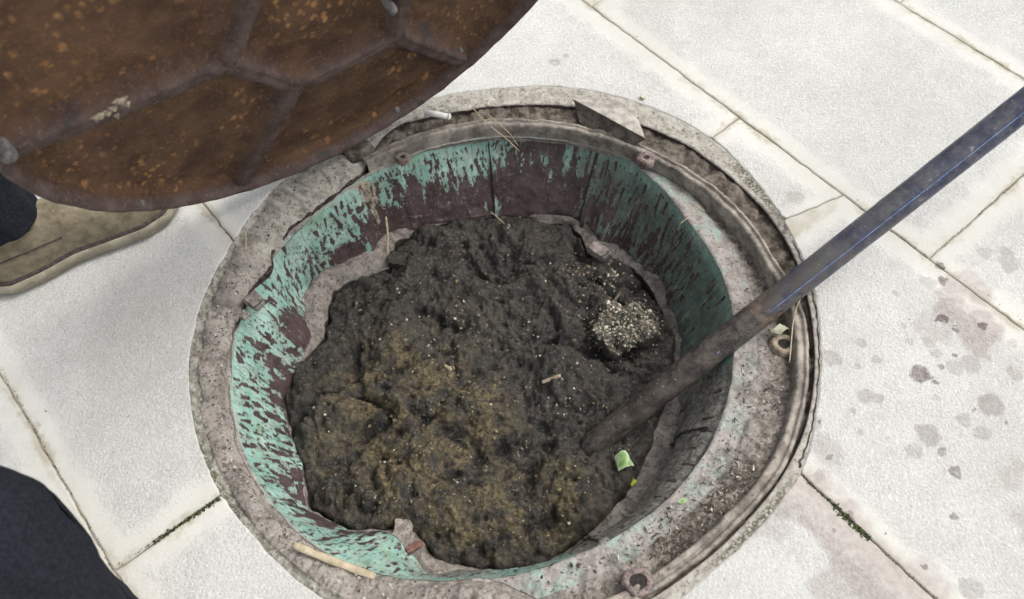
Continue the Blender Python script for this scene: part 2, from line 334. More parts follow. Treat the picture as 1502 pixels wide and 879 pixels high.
def lid_material(panel):
    m = Mt('rusty_lid_panel' if panel else 'rusty_lid_rib', .82, .25); O = m.oc
    if panel:
        c = m.mx(m.mr(m.N(O, 24, 5, .6), .32, .68), (.078, .043, .028), (.150, .086, .052))
        sp = m.V(m.vm('ADD', m.vm('MULTIPLY', O, (1, .62, 0)), m.vm('SCALE', m.Nc(O, 120), scale=.007)), 92)
        patch = m.mr(m.N(O, 11, 3, .5), .38, .62)
        rc = m.mx(m.mr(m.N(O, 60, 3, .5), .35, .65), (.28, .12, .04), (.42, .23, .10))
        c = m.mx(m.mt('MULTIPLY', m.mr(sp, .46, .20), m.mt('MULTIPLY', patch, m.mr(m.N(O, 60, 4, .6), .42, .56))), c, rc)
        sp2 = m.V(m.vm('ADD', m.vm('MULTIPLY', O, (1, .7, 0)), m.vm('SCALE', m.Nc(O, 200), scale=.004)), 210)
        c = m.mx(m.mt('MULTIPLY', m.mr(sp2, .42, .18), m.mr(m.N(O, 22, 4, .6), .40, .60, .05, .55)), c, (.24, .125, .06))
        c = m.mx(m.mt('MULTIPLY', m.mr(m.N(O, 260, 5, .7), .52, .66), .5), c, (.20, .115, .06))
    else:
        c = m.mx(m.mr(m.N(O, 34, 5, .6), .32, .68), (.080, .054, .047), (.150, .108, .095))
        c = m.mx(m.mr(m.mt('ADD', m.sep(O)[2], m.mt('MULTIPLY', m.mt('SUBTRACT', m.N(O, 60, 4, .6), .5), .012)), -.020, -.006), m.mx(m.mr(m.N(O, 24, 5, .6), .32, .68), (.070, .039, .027), (.135, .077, .048)), c)
        c = m.mx(m.mt('MULTIPLY', m.mr(m.N(O, 210, 5, .7), .54, .68), .5), c, (.24, .19, .17))
        c = m.mx(m.mt('MULTIPLY', m.mr(m.N(O, 16, 4, .6), .58, .68), .6), c, (.05, .052, .056))
    c = m.mx(m.mt('MULTIPLY', m.mr(m.N(O, 480, 3, .6), .66, .72), .5), c, (.42, .38, .34))
    m.col(c).bump(m.N(O, 190, 6, .7), .6, .0015); return m.m

MS = slab_material(); MB = bed_material(); MC = cement_material(); MI = iron_material(); MSO = soil_material(); MSE = seat_material()
ML = lining_material(); MLE = ledge_material(); MM = muck_material(); MLP = lid_material(True); MLR = lid_material(False)

# ------------------------------------------------------------------ radius tables round the manhole centre (degrees, metres)
R_OUT = ptab([(1, .421), (9, .421), (18, .424), (29, .427), (39, .434), (50, .433), (59, .429), (69, .427), (81, .420), (91, .413), (120, .410), (161, .412), (172, .419), (183, .425), (197, .427), (210, .428),
              (224, .425), (238, .428), (250, .43), (280, .429), (295, .426), (301, .420), (313, .420), (324, .426), (339, .418), (350, .417)])
R_LIP = ptab([(0, .313), (14, .315), (28, .314), (45, .332), (64, .352), (80, .348), (93, .351), (101, .344), (110, .341), (121, .337), (131, .341), (140, .342), (148, .356), (160, .365), (173, .369),
              (181, .378), (190, .381), (197, .384), (210, .391), (220, .388), (230, .385), (237, .382), (244, .373), (253, .362), (260, .353), (270, .343), (280, .333), (296, .325), (312, .320), (329, .315), (344, .311)])
R_MOI = ptab([(0, .411), (9, .413), (20, .411), (31, .404), (44, .401), (55, .394), (71, .390), (81, .382), (100, .376), (118, .385), (135, .398), (160, .401), (180, .410), (200, .414), (230, .415), (260, .417), (285, .417), (292, .412), (300, .4075), (312, .4065), (322, .4105), (332, .413), (350, .411)])
R_RO = ptab([(9, .388), (21, .383), (34, .374), (48, .364), (65, .359), (80, .355), (100, .356), (285, .412), (298, .404), (312, .403), (324, .409), (337, .408), (346, .406), (357, .405), (250, .405), (120, .356), (150, .37), (180, .40), (210, .405)])
MUCKPX = [(680, 330), (720, 322), (780, 330), (835, 335), (850, 350), (860, 375), (900, 385), (945, 415), (965, 450), (985, 500), (985, 530), (975, 580), (955, 640), (930, 700), (900, 745), (850, 790), (800, 825), (740, 835),
          (690, 833), (640, 820), (620, 790), (600, 772), (570, 775), (520, 780), (480, 762), (455, 745), (450, 690), (430, 640), (422, 590), (440, 545), (480, 500), (490, 430), (575, 400), (580, 360), (620, 340)]
ZM = -.170
_mk = sorted(pix_tab(MUCKPX, ZM)); _mt = np.array(_mk)
def R_MU(deg):
    t = np.r_[_mt[:, 0]-360, _mt[:, 0], _mt[:, 0]+360]; return np.interp(np.mod(deg, 360), t, np.tile(_mt[:, 1], 3))
LW = ptab([(0, .012), (30, .014), (42, .022), (50, .034), (58, .020), (64, .003), (75, .001), (120, .002), (127, .010), (136, .050), (146, .036), (154, .044), (164, .034), (171, .010), (180, .001), (225, .001), (234, .003), (240, .024), (248, .026), (255, .006),
           (262, .003), (275, .002), (290, .008), (303, .026), (318, .034), (335, .028), (350, .018)])
NT = 1500
TH = np.arange(NT)*2*math.pi/NT; DG = np.degrees(TH)
def ring(name, prof, mat, parent, attrs=None, t0=0, t1=360, disp=None, **props):
    """prof(deg array) -> list of (r array, z array) stations with subdivision counts; strip between angles t0..t1"""
    full = (t1-t0) >= 360
    dg = DG if full else np.linspace(t0, t1, int(NT*(t1-t0)/360))
    st = prof(dg); R = []; Z = []; Vv = []
    for k in range(len(st)-1):
        r0, z0, n = st[k]; r1, z1, _ = st[k+1]
        for j in range(n):
            f = j/n; R.append(r0+(r1-r0)*f); Z.append(z0+(z1-z0)*f); Vv.append(np.full(dg.shape, k+f))
    R.append(st[-1][0]+0*dg); Z.append(st[-1][1]+0*dg); Vv.append(np.full(dg.shape, len(st)-1.0))
    R = np.stack([r+0*dg for r in R], 1); Z = np.stack([z+0*dg for z in Z], 1); U = np.stack(Vv, 1); D = np.repeat(dg[:, None], R.shape[1], 1)
    X = R*np.cos(np.radians(D)); Y = R*np.sin(np.radians(D))
    if disp is not None:
        dr, dz = disp(X, Y, Z, D, U); R = R+dr; Z = Z+dz; X = R*np.cos(np.radians(D)); Y = R*np.sin(np.radians(D))
    A = {k: f(X, Y, Z, D, U) for k, f in (attrs or {}).items()}
    o = obj(name, np.stack([X, Y, Z], -1).reshape(-1, 3), grid_faces(len(dg), R.shape[1], full), mat, parent, A, **props)
    o['_'] = 0; del o['_']
    return o

# ------------------------------------------------------------------ the ground sheet, joint bed and paving slabs
A1 = math.radians(37.4); EU = np.array([math.cos(A1), math.sin(A1)]); EW = np.array([math.sin(A1), -math.cos(A1)])
def ring_sheet(name, r0, r1, z, mat, **props):
    n = 96; a = np.arange(n)*2*math.pi/n; V = []
    for r in (r0, r0*1.5, r1*.3, r1):
        V += [(CX+r*math.cos(t), CY+r*math.sin(t), z) for t in a]
    F = [(k*n+i, k*n+(i+1) % n, (k+1)*n+(i+1) % n, (k+1)*n+i) for k in range(3) for i in range(n)]
    return pydata(name, V, F, mat, smooth=False, **props)
ring_sheet('ground', .445, 60, -.034, simple('far_ground', (.36, .355, .34), (.48, .475, .455), 3, .9, 0), kind='structure')
pave = ring_sheet('pavement', .432, 4.5, -.0034, MB, kind='structure')
def pcol(*a): return a
US = [-2.64, -2.29, -1.945, -1.60, -1.26, -.912, -.567, -.222, .1245, .4715, .845, 1.24, 1.61, 1.98, 2.35, 2.72, 3.09]
WJ = {8: [-1.19, -.498, .192], 9: [-1.16, -.47, .22], 10: [-1.16, -.498, -.298, .40], 11: [-.839, -.149, .541], 12: [-1.19, -.497, .195], 7: [-.95, -.26, .43]}
HOLE = lambda deg: R_OUT(deg)+.0004
def clip_slab(u0, u1, w0, w1, tilt=(0, 0)):
    """outline (world xy) of the rectangle minus the manhole outline; list of polygons"""
    g = .0008; a0, a1 = u0+g, u1-g; b0, b1 = w0+g, w1-g; pts = []
    def seg(p, q):
        n = max(2, int(np.hypot(*(np.array(q)-p))/.006)); return [np.array(p)+(np.array(q)-p)*k/n for k in range(n)]
    c = [np.array([a0, b0+tilt[0]*0]), np.array([a1, b0]), np.array([a1, b1]), np.array([a0, b1])]
    c[0][1] += tilt[0]; c[3][1] += tilt[1]
    for k in range(4): pts += seg(c[k], c[(k+1) % 4])
    P = np.array([EU*p[0]+EW*p[1] for p in pts])
    j = .0011*np.stack([fbm(P[:, 0]*60, P[:, 1]*60, 1.0, 3, 3), fbm(P[:, 0]*60, P[:, 1]*60, 5.0, 3, 9)], 1); P = P+j
    rel = P-[CX, CY]; r = np.hypot(*rel.T); dg = np.degrees(np.arctan2(rel[:, 1], rel[:, 0]))
    ins = r < HOLE(dg)
    if not ins.any(): return [P]
    if ins.all(): return []
    n = len(P); st = [i for i in range(n) if not ins[i] and ins[i-1]]; chains = []
    for s in st:
        ch = []; i = s
        while not ins[i % n] and len(ch) < n: ch.append(P[i % n]); i += 1
        chains.append(ch)
    def arc(p, q):
        a = math.atan2(p[1]-CY, p[0]-CX); b = math.atan2(q[1]-CY, q[0]-CX); d = (b-a+math.pi) % (2*math.pi)-math.pi
        m = max(3, int(abs(d)*.42/.006)); o = []
        for k in range(1, m):
            t = a+d*k/m; rr = float(HOLE(math.degrees(t)))+.0012*float(fbm(math.cos(t)*25, math.sin(t)*25, 0, 3, 5)); o.append(np.array([CX+rr*math.cos(t), CY+rr*math.sin(t)]))
        return o
    return [np.array(ch+arc(ch[-1], ch[0])) for ch in chains]
def slab(u0, u1, w0, w1, tilt=(0, 0)):
    cu, cw = (u0+u1)/2, (w0+w1)/2; c = EU*cu+EW*cw
    for P in clip_slab(u0, u1, w0, w1, tilt):
        n = len(P); Q = P-c; L = np.stack([Q@EU, Q@EW*-1], 1)      # local axes: x along EU, y along -EW (right handed)
        area = .5*np.sum(L[:, 0]*np.roll(L[:, 1], -1)-L[:, 1]*np.roll(L[:, 0], -1))
        if area < 0: L = L[::-1]
        e = np.roll(L, -1, 0)-np.roll(L, 1, 0); nrm = np.stack([-e[:, 1], e[:, 0]], 1); nrm /= np.linalg.norm(nrm, axis=1)[:, None]+1e-9
        chip = .0016+.0014*np.abs(fbm(L[:, 0]*45+cu*9, L[:, 1]*45, 2.0, 3, 4))
        top = L+nrm*chip[:, None]; mid = L+nrm*.0006
        V = [(x, y, 0) for x, y in top]+[(x, y, -.0009) for x, y in mid]+[(x, y, -.0019) for x, y in L]+[(x, y, -.03) for x, y in L]
        F = [tuple(range(n))]
        for k in range(3):
            F += [(k*n+i, (k+1)*n+i, (k+1)*n+(i+1) % n, k*n+(i+1) % n) for i in range(n)]
        dz = random.uniform(-.0006, .0006)
        o = pydata('paving_slab', V, F, MS, pave, smooth=False, loc=(c[0], c[1], dz)); o.rotation_euler = (random.uniform(-1, 1)*.0012, random.uniform(-1, 1)*.0012, A1)
        o['half_x'] = (u1-u0)/2; o['half_y'] = (w1-w0)/2
for i in range(len(US)-1):
    js = WJ.get(i+1, [(-.15 if i % 2 else -.5)+.69*k for k in (-1, 0, 1)])
    js = [js[0]-1.38, js[0]-.69]+js+[js[-1]+.69, js[-1]+1.38]
    for a, b in zip(js[:-1], js[1:]):
        cc = EU*(US[i]+US[i+1])/2+EW*(a+b)/2
        if np.hypot(cc[0]-CX, cc[1]-CY) > 2.3: continue
        if i+1 == 10 and abs(b+.298) < .01: slab(US[i], US[i+1], a, b, (0, -.10))
        elif i+1 == 10 and abs(a+.298) < .01: slab(US[i], US[i+1], a, b, (-.10, 0))
        else: slab(US[i], US[i+1], a, b)

# ------------------------------------------------------------------ the manhole: collar, frame, ledge, lining
mh = empty('manhole', (CX, CY, 0), 'round open manhole with muddy iron frame and brown streaked teal lining, set in white paving', 'manhole')
def bumpy(X, Y, Z, amp=.003, f=60, s=0, n=4): return amp*fbm(X*f, Y*f, Z*f, n, s, .55)
# collar: mortar band (right and top) and broken cement rim (left)
leftw = lambda D: sst(np.mod(D, 360), 112, 132)*(1-sst(np.mod(D, 360), 262, 285))
def collar_prof(d):
    L = leftw(d); ro = R_OUT(d); mi = R_MOI(d); lip = R_LIP(d)
    wob = .0022*vn(np.cos(np.radians(d))*14, np.sin(np.radians(d))*14, 0, 8)
    inner = mi*(1-L)+(lip+.001+wob*.6)*L; mid = (ro+.35*(mi-ro))*(1-L)+(mi+.004)*L
    return [(ro+.005, -.006+0*d, 2), (ro+.0005, -.0014+0*d, 5), (mid, (-.002)*(1-L)+(-.006)*L, 7), (mi+.001, -.0025*(1-L)+(-.003)*L, 1),
            (mi*(1-L)+(.3*mi+.7*inner)*L, -.004*(1-L)-.004*L, 16), (inner+.002*L, -.005-.016*L, 2), (inner-.001, -.010-.016*L, 3), (inner+.003, -.036+0*d, 1)]
def collar_disp(X, Y, Z, D, U):
    L = leftw(D); k = sst(U, .8, 1.6)*(1-sst(U, 5.6, 7))
    a = (bumpy(X, Y, 0, .0060, 40, 11, 5)+.0045*(np.abs(vn(X*75+vn(X*40, Y*40), Y*75, 0, 15))-.4)+.0022*(np.abs(vn(X*180, Y*180, 0, 16))-.4))*L*k+bumpy(X, Y, 0, .0012, 70, 12, 4)*(1-L)*k
    lump = np.clip(worley(X*42, Y*42, 4)[0], 0, .8); a = a-.004*L*k*lump
    b = np.exp(-(((np.mod(D, 360)-163)/3.6)**2)); a = a+.003*b*k; dr = -.016*b*sst(U, 3.5, 5)
    return dr+.0014*L*sst(U, 4.5, 5.2)*vn(X*70, Y*70, 0, 3), a
def a_pale(X, Y, Z, D, U): return (1-leftw(D))*sst(np.mod(D, 360), 12, 30)*(1-sst(U, 4.6, 5.2))+.8*leftw(D)*sst(np.mod(D, 360), 100, 130)*(1-sst(np.mod(D, 360), 158, 172))
def a_moss(X, Y, Z, D, U):
    d = np.mod(D, 360); return leftw(D)*(1-sst(U, 1.9, 2.6))*.95+(1-leftw(D))*(1-sst(U, .9, 1.8))*.9+(1-leftw(D))*np.where((d > 270) | (d < 14), .55, 0)
def a_dark(X, Y, Z, D, U):
    n = .35*vn(X*150, Y*150, 0, 3); d = np.mod(D, 360)
    return leftw(D)*sst(U+n*.5, 5.0, 5.4)*(.5+.5*(1-sst(d, 165, 185)))+(1-leftw(D))*sst(U, 4.5, 5.2)+((d > 325) | (d < 12))*(1-sst(np.abs(U-1.6+n), .1, .5))*.9
def a_green(X, Y, Z, D, U):
    d = np.mod(D, 360); return np.exp(-((d-27)/9)**2)*1.0*(1-sst(U, 2.0, 3.0))+.85*np.exp(-((d-212)/14)**2)*(1-sst(U, 1.2, 2.1))+.9*np.exp(-((d-312)/14)**2)*(1-sst(U, 2, 3))
ring('cement_collar', collar_prof, MC, mh, {'pale': a_pale, 'moss': a_moss, 'dark': a_dark, 'green': a_green}, disp=collar_disp)
# soil packed between the collar and the iron rim
def soil_prof(d):
    a = R_MOI(d); b = np.minimum(R_RO(d), a-.003)
    return [(a+.004, -.005+0*d, 2), (a-.001, -.010+0*d, 8), (b+.003, -.0135+0*d, 2), (b-.002, -.013+0*d, 1)]
ring('packed_soil', soil_prof, MSO, mh, t0=-92, t1=130, disp=lambda X, Y, Z, D, U: (0, bumpy(X, Y, 0, .005, 60, 21, 5)*sst(U, .5, 1.2)))
# iron rim: two low beads with a shallow channel between
def rim_prof(d):
    o = R_RO(d); w = .0165+.002*np.cos(np.radians(d+40)); E = [(o+.0015, -.024, 2), (o, -.010, 2), (o-.0015, -.0062, 2), (o-.28*w, -.0050, 2), (o-.40*w, -.0085, 2), (o-.52*w, -.0088, 2), (o-.62*w, -.0058, 2), (o-.9*w, -.0062, 2), (o-w, -.010, 3), (o-w-.002, -.040, 1)]
    return [(r, z+0*d, n) for r, z, n in E]
ring('iron_rim', rim_prof, MI, mh, t0=-92, t1=126, disp=lambda X, Y, Z, D, U: (bumpy(X, Y, Z, .0009, 60, 33, 3), bumpy(X, Y, 0, .0018, 55, 31, 5)))
# seat ledge with washed in mud, and the lining's flange
def seat_prof(d):
    o = R_RO(d)-.014; f = R_LIP(d)
    fl = np.minimum(f+.034, o-.004)
    return [(o+.004, -.034+0*d, 2), (o-.003, -.036+0*d, 12), (fl, -.033+0*d, 1), (fl-.0015, -.0305+0*d, 14), (f+.004, -.029+0*d, 3), (f+.001, -.0305+0*d, 2), (f, -.034+0*d, 1)]
def seat_disp(X, Y, Z, D, U):
    d = np.mod(D, 360); se = np.where((d > 265) & (d < 357), 1., .35)
    mud = sst(vn(X*22, Y*22, 0, 5)+.35, 0, 1)*se*(1-sst(U, 2.2, 3.6))
    bank = np.exp(-((d-318)/22)**2)*(1-sst(U, .9, 2.6))*.012
    return .0010*vn(X*90, Y*90, 0, 2)*sst(U, 4.5, 6), mud*.006+bank+bumpy(X, Y, 0, .0028, 75, 42, 5)*(.3+.7*se)*(1-sst(U, 3, 5)*.8)
def a_teal(X, Y, Z, D, U):
    d = np.mod(D, 360); return sst(U, 1.9, 2.3)*np.where((d < 120), 1.0, np.where(d > 350, .9, np.where(d > 285, .55, np.where(d > 250, .95, .6))))+.5*sst(U, 3.4, 5)*(d > 230)*(d < 300)+sst(U, 4.0, 5.4)*(d > 250)*(d < 318)*.9
def a_dirt(X, Y, Z, D, U):
    d = np.mod(D, 360); return (1-sst(U, 1.2, 2.6))*np.where((d > 305), .75, np.where(d < 120, 1.0, .7))+np.exp(-((d-306)/14)**2)*(1-sst(U, 1.5, 3))*.7
ring('seat_ledge', seat_prof, MSE, mh, {'teal': a_teal, 'dirt': a_dirt}, disp=seat_disp)
# tapering lining
def r_bot(d): return np.minimum(R_MU(d)+LW(d)+.001, R_LIP(d)-.012)
ZB = -.158
kern = np.hanning(15); kern /= kern.sum()
def smooth_per(y): return np.convolve(np.r_[y[-30:], y, y[:30]], kern, 'same')[30:-30]
def lin_prof(d):
    l = R_LIP(d); b = smooth_per(r_bot(d)); dz = 0*d
    def q(f): return (l+(b-l)*f, -.034+(ZB+.034)*f+dz)
    o = [(l+.0005, -.032+dz, 1), (l-.001, -.036+dz, 4)]
    for f, n in ((.10, 24), (.50, 30), (.93, 8)): o.append((*q(f), n))
    o.append((b-.001, ZB+dz, 1)); o.append((b+.004, ZB-.012+dz, 1)); return o
SEAMS = [(92.5, 1), (63, 1), (-33, -1), (-72, -1), (152, .45), (120, .35), (205, .3), (20, .5)]
def lin_disp(X, Y, Z, D, U):
    dr = 0*X; k = sst(U, .6, 1.5)
    for s, q in SEAMS:
        x = ((D-s+180) % 360-180)*.0058                       # metres along the wall
        dr = dr-.0035*abs(q)*sst(x*np.sign(q), -.014, -.0095)*(1-sst(x*np.sign(q), -.001, .0012))*k
    dr = dr+.0022*fbm(X*14, Y*14, Z*10, 3, 61)*k+.0007*fbm(X*70, Y*70, Z*70, 3, 62)
    dr = dr+.006*sst(vn(X*16, Y*16, 0, 66), .1, .8)*sst(U, 3.6, 5)*k
    d = np.mod(D, 360); se = np.exp(-((d-318)/22)**2); dr = dr-.012*se*sst(U, 1.5, 2.6)*(1-sst(U, 3.4, 4))
    ne = np.exp(-((d-38)/16)**2); dr = dr-.0016*ne*np.clip(np.sin(np.radians(D)*95), 0, 1)*sst(U, 3.0, 3.4)
    return dr, 0*X
def drip_field():
    ns, nv = 2262, 160; S_ = np.linspace(0, 360, ns, endpoint=False); Vc = np.linspace(0, 1, nv); Dd, Vv = np.meshgrid(S_, Vc, indexing='ij')
    s = Dd*.0063; v = Vv*.145; fld = np.full(Dd.shape, -1.0)
    #            0    20   60   84   96   104  120  128 137  146  160  168  180  195  210  222  230  240  270  300  340
    T = [0, 20, 45, 60, 72, 84, 92, 96, 104, 116, 122, 130, 137, 146, 160, 168, 180, 192, 205, 216, 224, 231, 240, 258, 275, 300, 340, 360]
    top = [.05, .08, .18, .25, .62, .75, .25, .15, .15, .3, .45, .35, .15, .15, .1, .1, .2, .2, .18, .2, .3, .3, .02, .02, .02, .1, .1, .1]
    bot = [.05, .22, .52, .62, .95, .95, .85, .8, .9, .95, .95, .8, .6, .65, .2, .75, .6, .45, .6, .75, .8, .4, .12, .3, .3, .3, .2, .2]
    tp = np.interp(Dd, T, top); bt = np.interp(Dd, T, bot)
    den = tp+(bt-tp)*sst(Vv, .15, .80)
    n1 = fbm(s*95, v*24, 0, 5, 71, .6); n2 = fbm(s*28, v*16, 0, 3, 72)
    f = n1*.42+n2*.30+(den-.62)*1.8; fld = np.maximum(fld, np.clip(f, -1, 1))
    rg = np.random.default_rng(3); ds = .0063*360/ns; dv = .145/nv
    for _ in range(9500):
        th = rg.uniform(0, 360); vv = rg.beta(1.15, 1.0); dn = np.interp(th, T, top)*.7+np.interp(th, T, bot)*.3*(.4+vv)+.10
        if 236 < th < 262 and vv > .2: dn *= .9
        if th < 18 or th > 300: dn *= .35
        if rg.random() > dn*1.3: continue
        c0 = th*.0063; v0 = vv*.145; big = rg.random() < .22; r = rg.uniform(.0009, .0021) if not big else rg.uniform(.0020, .0040)
        L = rg.uniform(.001, .007) if not big else rg.uniform(.005, .026)*(2 if (th > 15 and th < 85) else 1); sk = rg.normal(0, .12)
        i0 = int((c0-.008)/ds); i1 = int((c0+.008)/ds)+1; j0 = max(0, int((v0-.008)/dv)); j1 = min(nv, int((v0+L+.008)/dv)+1)
        ii = np.arange(i0, i1); ss = ii*ds; vv_ = np.arange(j0, j1)*dv; A, B = np.meshgrid(ss-c0, vv_-v0, indexing='ij')
        t = np.clip(B/L, 0, 1); rr = r*(1-.62*t) if rg.random() < .6 else r*(.45+.55*t)
        dist = np.hypot(A-sk*B-.0006*np.sin(B*900), B-t*L); g = (rr-dist)/.0035
        ix = ii % ns; fld[np.ix_(ix, np.arange(j0, j1))] = np.maximum(fld[np.ix_(ix, np.arange(j0, j1))], g)
    return fld
FLD = drip_field()
def a_drip(X, Y, Z, D, U):
    v = np.clip((-.034-Z)/(-ZB-.034), 0, 1)*(FLD.shape[1]-1); s = np.mod(D, 360)/360*FLD.shape[0]
    i = np.floor(s).astype(int) % FLD.shape[0]; i2 = (i+1) % FLD.shape[0]; fi = s-np.floor(s); j = np.minimum(np.floor(v).astype(int), FLD.shape[1]-2); fj = v-j
    o = (FLD[i, j]*(1-fi)+FLD[i2, j]*fi)*(1-fj)+(FLD[i, j+1]*(1-fi)+FLD[i2, j+1]*fi)*fj
    return np.where(U < 1.2, -.6, o)
def a_seam(X, Y, Z, D, U):
    o = 0*X
    for s, q in SEAMS:
        x = ((D-s+180) % 360-180)*.0058+.0006*np.sin(Z*260); w_ = .0016 if abs(q) > .8 else .0009
        o = np.maximum(o, np.exp(-(x/w_)**2)*min(1, abs(q)*1.3)*sst(U, 1.4, 2.2))
    return o
def a_grey(X, Y, Z, D, U):
    d = np.mod(D, 360); f = sst(U, 2.0, 4.2)
    return np.clip(.8*np.exp(-((d-254)/17)**2)*(.55+.4*f)+1.1*sst(d, 272, 292)*(1-sst(d, 338, 352))+.5*np.exp(-((d-345)/14)**2)*f+.45*np.exp(-((d-98)/14)**2)*sst(U, 3.3, 4.6)+.35*np.exp(-((d-200)/14)**2)*f+.35*np.exp(-((d-40)/25)**2)*f, 0, 1)
def a_tan(X, Y, Z, D, U):
    d = np.mod(D, 360); return np.clip(.95*np.exp(-((d-131+1.2*U)/3.6)**2)*(1-sst(U, 4.6, 5))+.75*np.exp(-((d-147)/6)**2)*sst(U, 4.0, 4.6)-.12, 0, 1)
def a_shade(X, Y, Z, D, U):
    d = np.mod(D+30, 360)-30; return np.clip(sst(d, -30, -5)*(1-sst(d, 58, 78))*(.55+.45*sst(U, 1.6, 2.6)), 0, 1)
def a_dust(X, Y, Z, D, U):
    d = np.mod(D, 360); return sst(d, 80, 92)*(1-sst(d, 124, 136))*sst(U, 2.2, 3.6)+.3
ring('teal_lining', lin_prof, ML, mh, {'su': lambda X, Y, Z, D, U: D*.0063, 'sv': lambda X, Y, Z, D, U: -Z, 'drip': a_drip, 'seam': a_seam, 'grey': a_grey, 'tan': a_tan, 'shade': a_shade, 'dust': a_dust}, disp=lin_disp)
# concrete ledge under the lining
def ledge_prof(d):
    b = smooth_per(r_bot(d)); m_ = smooth_per(R_MU(d)) if False else R_MU(d)
    return [(b+.006, -.150+0*d, 2), (b+.001, ZB-.001+0*d, 10), (np.minimum(m_+.003, b-.0012), -.165+0*d, 2), (np.minimum(m_+.001, b-.002), -.170+0*d, 2), (m_+.001, -.215+0*d, 1)]
def ledge_disp(X, Y, Z, D, U):
    k = sst(U, .3, 1.2)*(1-sst(U, 2.4, 4)); d = np.mod(D, 360)
    slope = .014*np.exp(-((d-150)/12)**2)*sst(U, .6, 1.3)*(1-sst(U, 1.5, 2.0))
    lump = .008*np.exp(-((d-245)/5)**2)*sst(U, .8, 1.4)*(1-sst(U, 1.75, 2.1))
    return .003*vn(X*80, Y*80, Z*60, 52)*k, bumpy(X, Y, 0, .0042, 45, 51, 5)*k+slope+lump
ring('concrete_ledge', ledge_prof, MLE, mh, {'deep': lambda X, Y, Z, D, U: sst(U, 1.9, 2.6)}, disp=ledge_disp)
# shaft wall going on below the muck level
a = np.arange(96)*2*math.pi/96
pydata('shaft_wall', [(.43*math.cos(t), .43*math.sin(t), z) for z in (-.03, -.6) for t in a], [(i, (i+1) % 96, 96+(i+1) % 96, 96+i) for i in range(96)], MLE, mh)
# lugs with bolt holes
def lug(px, py, z, r, hole, mat, rot=0, tilt=0, nm='bolt_lug', body=True):
    n = 28; V = []; F = []; R0 = np.random.default_rng(int(px))
    prof = [(hole*.98, -.006), (hole, .0002), (hole+.0010, .0010), (hole+(r-hole)*.55, .0013), (r-.0016, .0010), (r, -.001), (r+.0015, -.008)]
    for k, (q, zz) in enumerate(prof):
        for i in range(n):
            t = 2*math.pi*i/n; wob = 1+.05*math.sin(3*t+px)+R0.normal(0, .018); V.append((q*wob*math.cos(t), q*wob*math.sin(t)*(.93), zz+R0.normal(0, .0002)))
    for k in range(len(prof)-1):
        for i in range(n): F.append((k*n+i, k*n+(i+1) % n, (k+1)*n+(i+1) % n, (k+1)*n+i))
    p = at(px, py, z); o = pydata(nm, V, F, mat, mh, loc=(p[0]-CX, p[1]-CY, z)); o.rotation_euler = (tilt, 0, rot)
    # shade inside the hole, painted as a dark disc just under its mouth
    V = [(0, 0, -.0012)]+[(hole*1.04*math.cos(2*math.pi*i/12), hole*.98*math.sin(2*math.pi*i/12), -.0007) for i in range(12)]
    pydata('bolt_hole', V, [(0, 1+i, 1+(i+1) % 12) for i in range(12)], MHO, o)
    return o
MHO = simple('hole_shade', (.012, .010, .009), (.05, .042, .036), 200, .9, .6)
MRL = simple('pink_rust', (.12, .088, .08), (.29, .235, .215), 110, .85, .7, speck=(300, .56, (.05, .03, .025)))
MTL = simple('tan_iron', (.22, .17, .13), (.42, .35, .27), 150, .85, .6, speck=(300, .60, (.08, .055, .045)))
lug(948, 231, -.006, .014, .0042, MRL); lug(1150, 504, -.020, .0165, .0082, MTL); lug(936, 853, -.004, .018, .0098, MRL); lug(590, 230, -.010, .011, .004, MRL)
# hinge block where the lid meets the frame
hp = at(528, 224, -.004)
def rough_box(nm, sx, sy, sz, mat, parent, loc, rz=0, amp=.002, seed=0, n=8):
    Pn = []; F = []; idx = {}
    def vid(i, j, k):
        if (i, j, k) not in idx:
            x, y, z = (2*i/n-1), (2*j/n-1), (2*k/n-1); q = np.array([x, y, z]); l = (abs(q)**6).sum()**(1/6); q = q/l
            idx[(i, j, k)] = len(Pn); Pn.append(q*[sx, sy, sz])
        return idx[(i, j, k)]
    for a_ in range(n):
        for b_ in range(n):
            for s_ in (0, n):
                for f in ([(a_, b_, s_), (a_+1, b_, s_), (a_+1, b_+1, s_), (a_, b_+1, s_)], [(a_, s_, b_), (a_+1, s_, b_), (a_+1, s_, b_+1), (a_, s_, b_+1)], [(s_, a_, b_), (s_, a_+1, b_), (s_, a_+1, b_+1), (s_, a_, b_+1)]):
                    F.append(tuple(vid(*c) for c in f))
    V = np.array(Pn); V = V+amp*np.stack([fbm(V[:, 0]*90+seed, V[:, 1]*90, V[:, 2]*90, 3, 5), fbm(V[:, 0]*90+seed, V[:, 1]*90, V[:, 2]*90, 3, 6), fbm(V[:, 0]*90+seed, V[:, 1]*90, V[:, 2]*90, 3, 7)], 1)
    o = pydata(nm, V, F, mat, parent, loc=loc); o.rotation_euler = (0, 0, rz); return o
rough_box('hinge_block', .021, .010, .010, MSO, mh, (hp[0]-CX, hp[1]-CY, -.003), math.radians(32), .0016, 3)

